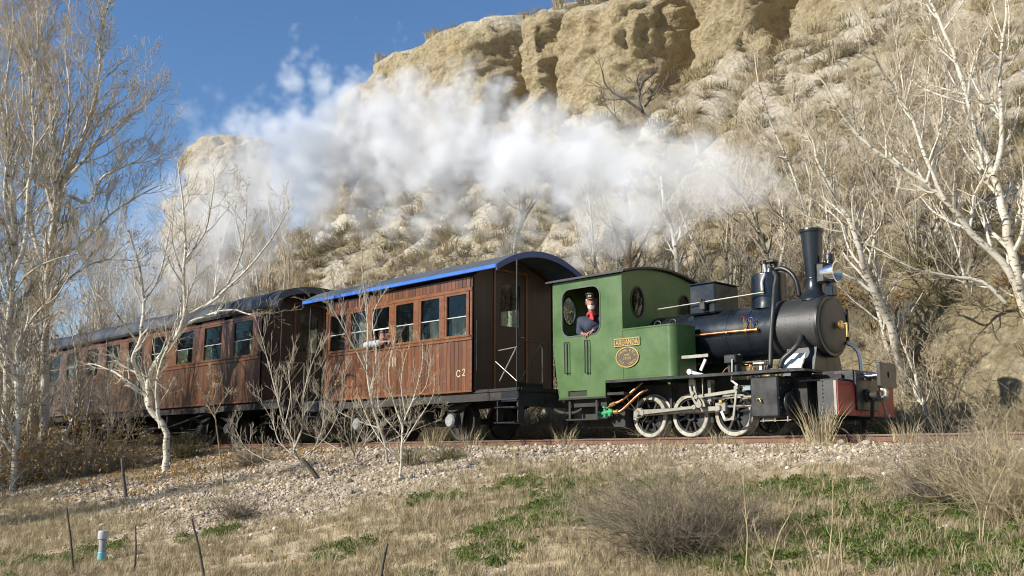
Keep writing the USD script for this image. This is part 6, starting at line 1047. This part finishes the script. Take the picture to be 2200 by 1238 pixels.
for u, v, h, lab in ((1010, 945, .5, 'dry grass tuft by the rail below the carriage steps'), (1215, 945, .45, 'thin dry grass tuft by the rail below the cab'), (1545, 1000, .32, 'short dry grass tuft on the ballast below the middle wheels'), (1945, 945, .42, 'dry grass tuft by the rail right of the buffers'), (930, 945, .6, 'reedy dry tuft beside the carriage wheel')):
    p = q(u, v, -1.15); p[2] = float(gz(p[0], -1.15)); tg = blades(70, .14, h, int(u), .004, .6, .5); tg.vertices = tg.vertices + p; t_ = thing('grass_tuft', lab, 'grass tuft', p); part(t_, 'blades', tg, M['straw'])
gb = herb(420, .26, .34, 88, .022); p = q(1888, 925, 1.6); p[2] = -.12; gb.vertices = gb.vertices + p; t_ = thing('green_bush', 'small bright green bush beyond the rails under the buffers', 'bush', p); part(t_, 'leaves', gb, M['herb'])
# dry upright stems and sticks of the foreground
ST = (((1600, 1238), (1606, 1150), (1600, 1080), (1598, 1020)), ((1650, 1238), (1670, 1160), (1695, 1110), (1720, 1060)), ((1775, 1238), (1785, 1160), (1790, 1080), (1786, 1000)), ((1760, 1238), (1740, 1180), (1720, 1130), (1700, 1115)), ((1812, 1238), (1806, 1170), (1800, 1110)), ((2103, 1170), (2103, 1100), (2070, 1030), (2040, 970)), ((2108, 1165), (2120, 1090), (2160, 1000)), ((700, 1110), (708, 1180), (712, 1238)), ((1695, 1238), (1640, 1180), (1615, 1120)), ((615, 1238), (608, 1195), (606, 1160)))
for k, pts in enumerate(ST):
    base_px = max(pts, key=lambda a: a[1]); b = ground_hit(base_px[0], min(base_px[1], 1300)); D_ = (b - EYE) @ FWD; t = Tree(400 + k); pp = sorted(pts, key=lambda a: -a[1]); Q, r = t.limb(np.array([b - [0, 0, .05]] + [qd(u, v, D_ - .02 * j) for j, (u, v) in enumerate(pp)][1:]), .0065, .002); t.branch(Q, r, (6, 3), (.12, .06), (.4, 1.0), .35, .1, 0, .0013, .2)
    lab = ('tall straight dry stalk left in front of the green patch', 'slanting pale dry stalk rising right of the large shrub', 'tall dry stalk with seed heads in front of the engine front', 'dry stalk leaning left below the grass tuft', 'short dry stalk between the tall stalks', 'pale forked dead stem in front of the wide brown shrub', 'dead stem leaning right beside the pale forked one', 'curved straw stalk on the bank at the lower left', 'crossing dry stalk by the large shrub', 'short dry stalk at the bottom left of centre')[k]
    p_ = thing('dry_stalk', lab, 'stalk', b); t.build(p_, M['straw'], M['straw'], M['leafbrown'], .010, 6)
for k, (pts, w, lab) in enumerate(((((816, 1250), (822, 1215), (832, 1168)), 9, 'short black broken stick poking up at the bottom'), (((442, 1250), (430, 1190), (412, 1115)), 7, 'dark bare stick leaning left on the gravel'), (((160, 1235), (152, 1160), (143, 1090)), 6, 'dark thin stick at the lower left on the gravel'), (((272, 1068), (266, 1030), (262, 985)), 9, 'dark stump stick on the bank below the twin stemmed tree'), (((690, 1030), (668, 1008), (648, 985)), 12, 'dark leaning root of the sapling between the carriages'), (((290, 1232), (292, 1180), (291, 1130)), 5, 'thin reddish stick right of the standpipe'))):
    b = ground_hit(*pts[0]); D_ = (b - EYE) @ FWD; P_ = np.array([b - [0, 0, .06]] + [qd(u, v, D_) for u, v in pts[1:]]); t_ = thing('stick', lab, 'stick', b); part(t_, 'stem', tube(bend(P_, 4), np.linspace(w * D_ / CF / 2, w * D_ / CF / 3, len(bend(P_, 4))), 7), M['barkdark'], smooth=True)
# the standpipe
b = ground_hit(218, 1206); Dp = (b - EYE) @ FWD; hpx = Dp / CF; M['pipeblue'] = surf('blue_tape', (.06, .24, .30), (.10, .30, .34), .5, scale=25); M['pipecap'] = surf('pale_cap', (.34, .35, .355), (.27, .28, .285), .5)
sp_ = thing('standpipe', 'short grey standpipe with pale cap and blue lower wrap at the lower left', 'pipe', b); r0 = 9.0 * hpx
part(sp_, 'pipe', lathe([(r0 * .86, -.1), (r0 * .86, 50 * hpx), (r0 * .92, 51 * hpx)], b, 'z', 20), M['pipegrey'], smooth=35); part(sp_, 'cap', lathe([(r0 * .92, 46 * hpx), (r0 * 1.2, 47 * hpx), (r0 * 1.2, 61 * hpx), (r0 * 1.05, 64 * hpx), (0, 65 * hpx)], b, 'z', 20), M['pipecap'], smooth=35); part(sp_, 'blue_wrap', lathe([(r0 * .9, -.05), (r0 * 1.05, 0), (r0 * 1.02, 18 * hpx), (r0 * .88, 20 * hpx)], b, 'z', 20), M['pipeblue'], smooth=35)
# loose white stones one can count
WS = ((1137, 1049, 6), (1196, 1053, 9), (1205, 1047, 6), (941, 1077, 9), (1025, 1180, 10), (1230, 1142, 7), (1232, 1190, 5), (1403, 1132, 7), (1398, 1207, 10), (1437, 1166, 6), (1630, 1062, 12), (1583, 1066, 10), (1742, 1053, 8), (1825, 1024, 9), (1875, 1027, 13), (1900, 1020, 15), (1873, 1040, 12), (1848, 1056, 6), (1825, 1085, 6), (1748, 1057, 8), (1692, 1005, 12), (1612, 1026, 8), (2010, 1097, 7), (2020, 1135, 13), (2033, 1130, 12), (2021, 1196, 9), (1860, 1163, 9), (1774, 1204, 8), (2145, 1232, 9), (2170, 1233, 12), (2077, 1226, 10), (1930, 1092, 6), (1085, 1225, 8), (1082, 1212, 7), (770, 1235, 7), (930, 1165, 7), (1244, 1056, 7), (1281, 1047, 6), (1150, 1225, 7), (1655, 1118, 7), (1765, 1165, 6), (300, 1195, 9), (480, 1165, 12), (540, 1150, 10), (265, 1180, 9), (340, 1100, 9), (590, 1135, 10), (640, 1095, 9))
sp = [prototype(f'class_loose_stone{"_" + chr(97 + k)}') for k in range(4)]
for k, s in enumerate(sp): part(s, 'stone', stone(40 + k, .7, 2), M['stonewhite'], smooth=40)
for k, (u, v, w) in enumerate(WS):
    where = ('at the lower left' if u < 700 else 'left of the green strip' if u < 1020 else 'left of the large shrub' if u < 1290 else 'at the large grey shrub' if u < 1520 else 'right of the large shrub' if u < 1780 else 'below the engine front' if u < 1930 else 'beside the wide brown shrub'); row = 'close below the ballast' if v < 1065 else 'halfway down' if v < 1150 else 'near the bottom edge'
    p = ground_hit(u, v + w * .3); D_ = (p - EYE) @ FWD; s = w * D_ / CF / 2 * 1.15; copy_of(sp[k % 4], 'white_stone', f"{'small' if w < 8 else 'larger'} white stone {where}, {row}", 'stone', p + [0, 0, s * .35], (k * 67) % 360, s, 'loose white stones on the bank')
# ------------------------------------------------------------------ the steam: one closed volume along the train, thickening from the chimney
SX0, SLEN = -7.06, 40.0
ST_ = [  # distance behind the chimney, centre z, radius, centre y, density
    (-.5, 2.98, .10, .0, .0), (.02, 3.02, .16, .0, .10), (.15, 3.35, .26, .0, .14), (.45, 3.58, .42, .05, .16), (.9, 3.80, .64, .1, .20), (1.7, 4.14, .92, .3, .30), (2.7, 4.42, 1.22, .5, .5), (4.4, 4.84, 1.5, .7, .8), (6.5, 5.5, 1.75, 1.0, 1.0), (9.0, 6.15, 2.1, 1.3, 1.05), (11.9, 6.85, 2.4, 1.6, 1.0),
    (15.4, 7.6, 2.5, 1.9, .78), (18.2, 7.8, 2.7, 2.1, .5), (20.7, 7.7, 2.9, 2.3, .31), (23.2, 7.2, 3.1, 2.5, .22), (26.1, 6.6, 3.2, 2.8, .16), (29.5, 6.0, 3.1, 3.0, .10), (34, 5.0, 2.9, 3.3, .06), (40, 4.6, 3.0, 3.6, .0)]
pos = lambda u: min(max(u / SLEN, 0), 1)
ST_ = [(u, z + (-.06 if 2.5 < u < 8 else .18 if u > 8.5 and u < 24 else 0), r * (1.0 if u < 10 else .92), y, d * (.75 if u > 18 else 1)) for u, z, r, y, d in ST_]
rampA = [(pos(u), (z / 12, r / 6, (y + 2) / 8)) for u, z, r, y, d in ST_[1:]]
rampB = [(pos(u), (d, d, d)) for u, z, r, y, d in ST_[1:]]
mt = lambda t, **k: ('math', dict(math_type=t, **k))
smoke_mat = material('steam', {'geometry': ('geometry', {}), 'sp': ('separate_xyz', {}), 'u': mt('multiply_add', value2=-1 / SLEN, value3=SX0 / SLEN), 'ra': ('rgb_ramp', {'ramp': rampA}), 'rb': ('rgb_ramp', {'ramp': rampB}), 'sa': ('separate_color', {'color_type': 'rgb'}),
      'zc': mt('multiply', value2=12.0), 'R': mt('multiply', value2=6.0), 'yc': mt('multiply_add', value2=8.0, value3=-2.0), 'dz': mt('subtract'), 'dy': mt('subtract'), 'dz2': mt('multiply'), 'dy2': mt('multiply'), 'd2': mt('add'), 'd': mt('sqrt'), 'dn': mt('divide'),
      'n1': ('noise_texture', {'scale': .38, 'detail': 1.5, 'roughness': .5}), 'n2': ('noise_texture', {'scale': 1.0, 'detail': 6.0, 'roughness': .6, 'distortion': .4}), 'a1': mt('multiply_add', value2=1.6, value3=-.8), 'a2': mt('multiply_add', value2=1.7, value3=-.85), 'vo': ('voronoi_texture', {'scale': .95, 'feature': 'f1', 'detail': 2.0, 'roughness': .55, 'lacunarity': 2.3}), 'a3': mt('multiply_add', value2=1.0, value3=-.80), 's1': mt('add'), 's2': mt('add'), 's3': mt('add'),
      'e': ('map_range', {'range_type': 'smoothstep', 'from_min': 0.90, 'from_max': .38, 'to_min': 0.0, 'to_max': 1.0}), 'de': mt('multiply'), 'dens': mt('multiply', value2=1.2), 'ab': mt('multiply', value2=-.27),
      'v': ('volume_coefficients', {'anisotropy': -.2})},
    [('geometry.position', 'sp.vector'), ('sp.x', 'u.value1'), ('u.value', 'ra.fac'), ('u.value', 'rb.fac'), ('ra.color', 'sa.color'), ('sa.r', 'zc.value1'), ('sa.g', 'R.value1'), ('sa.b', 'yc.value1'), ('sp.z', 'dz.value1'), ('zc.value', 'dz.value2'), ('sp.y', 'dy.value1'), ('yc.value', 'dy.value2'),
     ('dz.value', 'dz2.value1'), ('dz.value', 'dz2.value2'), ('dy.value', 'dy2.value1'), ('dy.value', 'dy2.value2'), ('dz2.value', 'd2.value1'), ('dy2.value', 'd2.value2'), ('d2.value', 'd.value1'), ('d.value', 'dn.value1'), ('R.value', 'dn.value2'),
     ('geometry.position', 'n1.vector'), ('geometry.position', 'n2.vector'), ('n1.fac', 'a1.value1'), ('n2.fac', 'a2.value1'), ('dn.value', 's1.value1'), ('a1.value', 's1.value2'), ('s1.value', 's2.value1'), ('a2.value', 's2.value2'), ('geometry.position', 'vo.vector'), ('vo.distance', 'a3.value1'), ('s2.value', 's3.value1'), ('a3.value', 's3.value2'), ('s3.value', 'e.value'), ('e.result', 'de.value1'), ('rb.color', 'de.value2'), ('de.value', 'dens.value1'), ('dens.value', 'v.scatter_coeffs'), ('dens.value', 'ab.value1'), ('ab.value', 'v.absorption_coeffs')], volume='v.volume')
sv = [(-SX0 * -1 - u, y, z, r) for u, z, r, y, d in ST_]
Pc = np.array([(SX0 - u, y, z) for u, z, r, y, d in ST_]); Rc = np.array([r * 1.55 + .15 for u, z, r, y, d in ST_])
single('steam_plume', tube(bend(Pc, 3), np.interp(np.arange(len(bend(Pc, 3))) / 3, np.arange(len(Rc)), Rc), 20), smoke_mat, 'billowing white steam trailing from the chimney back over the train', 'steam', kind='stuff')
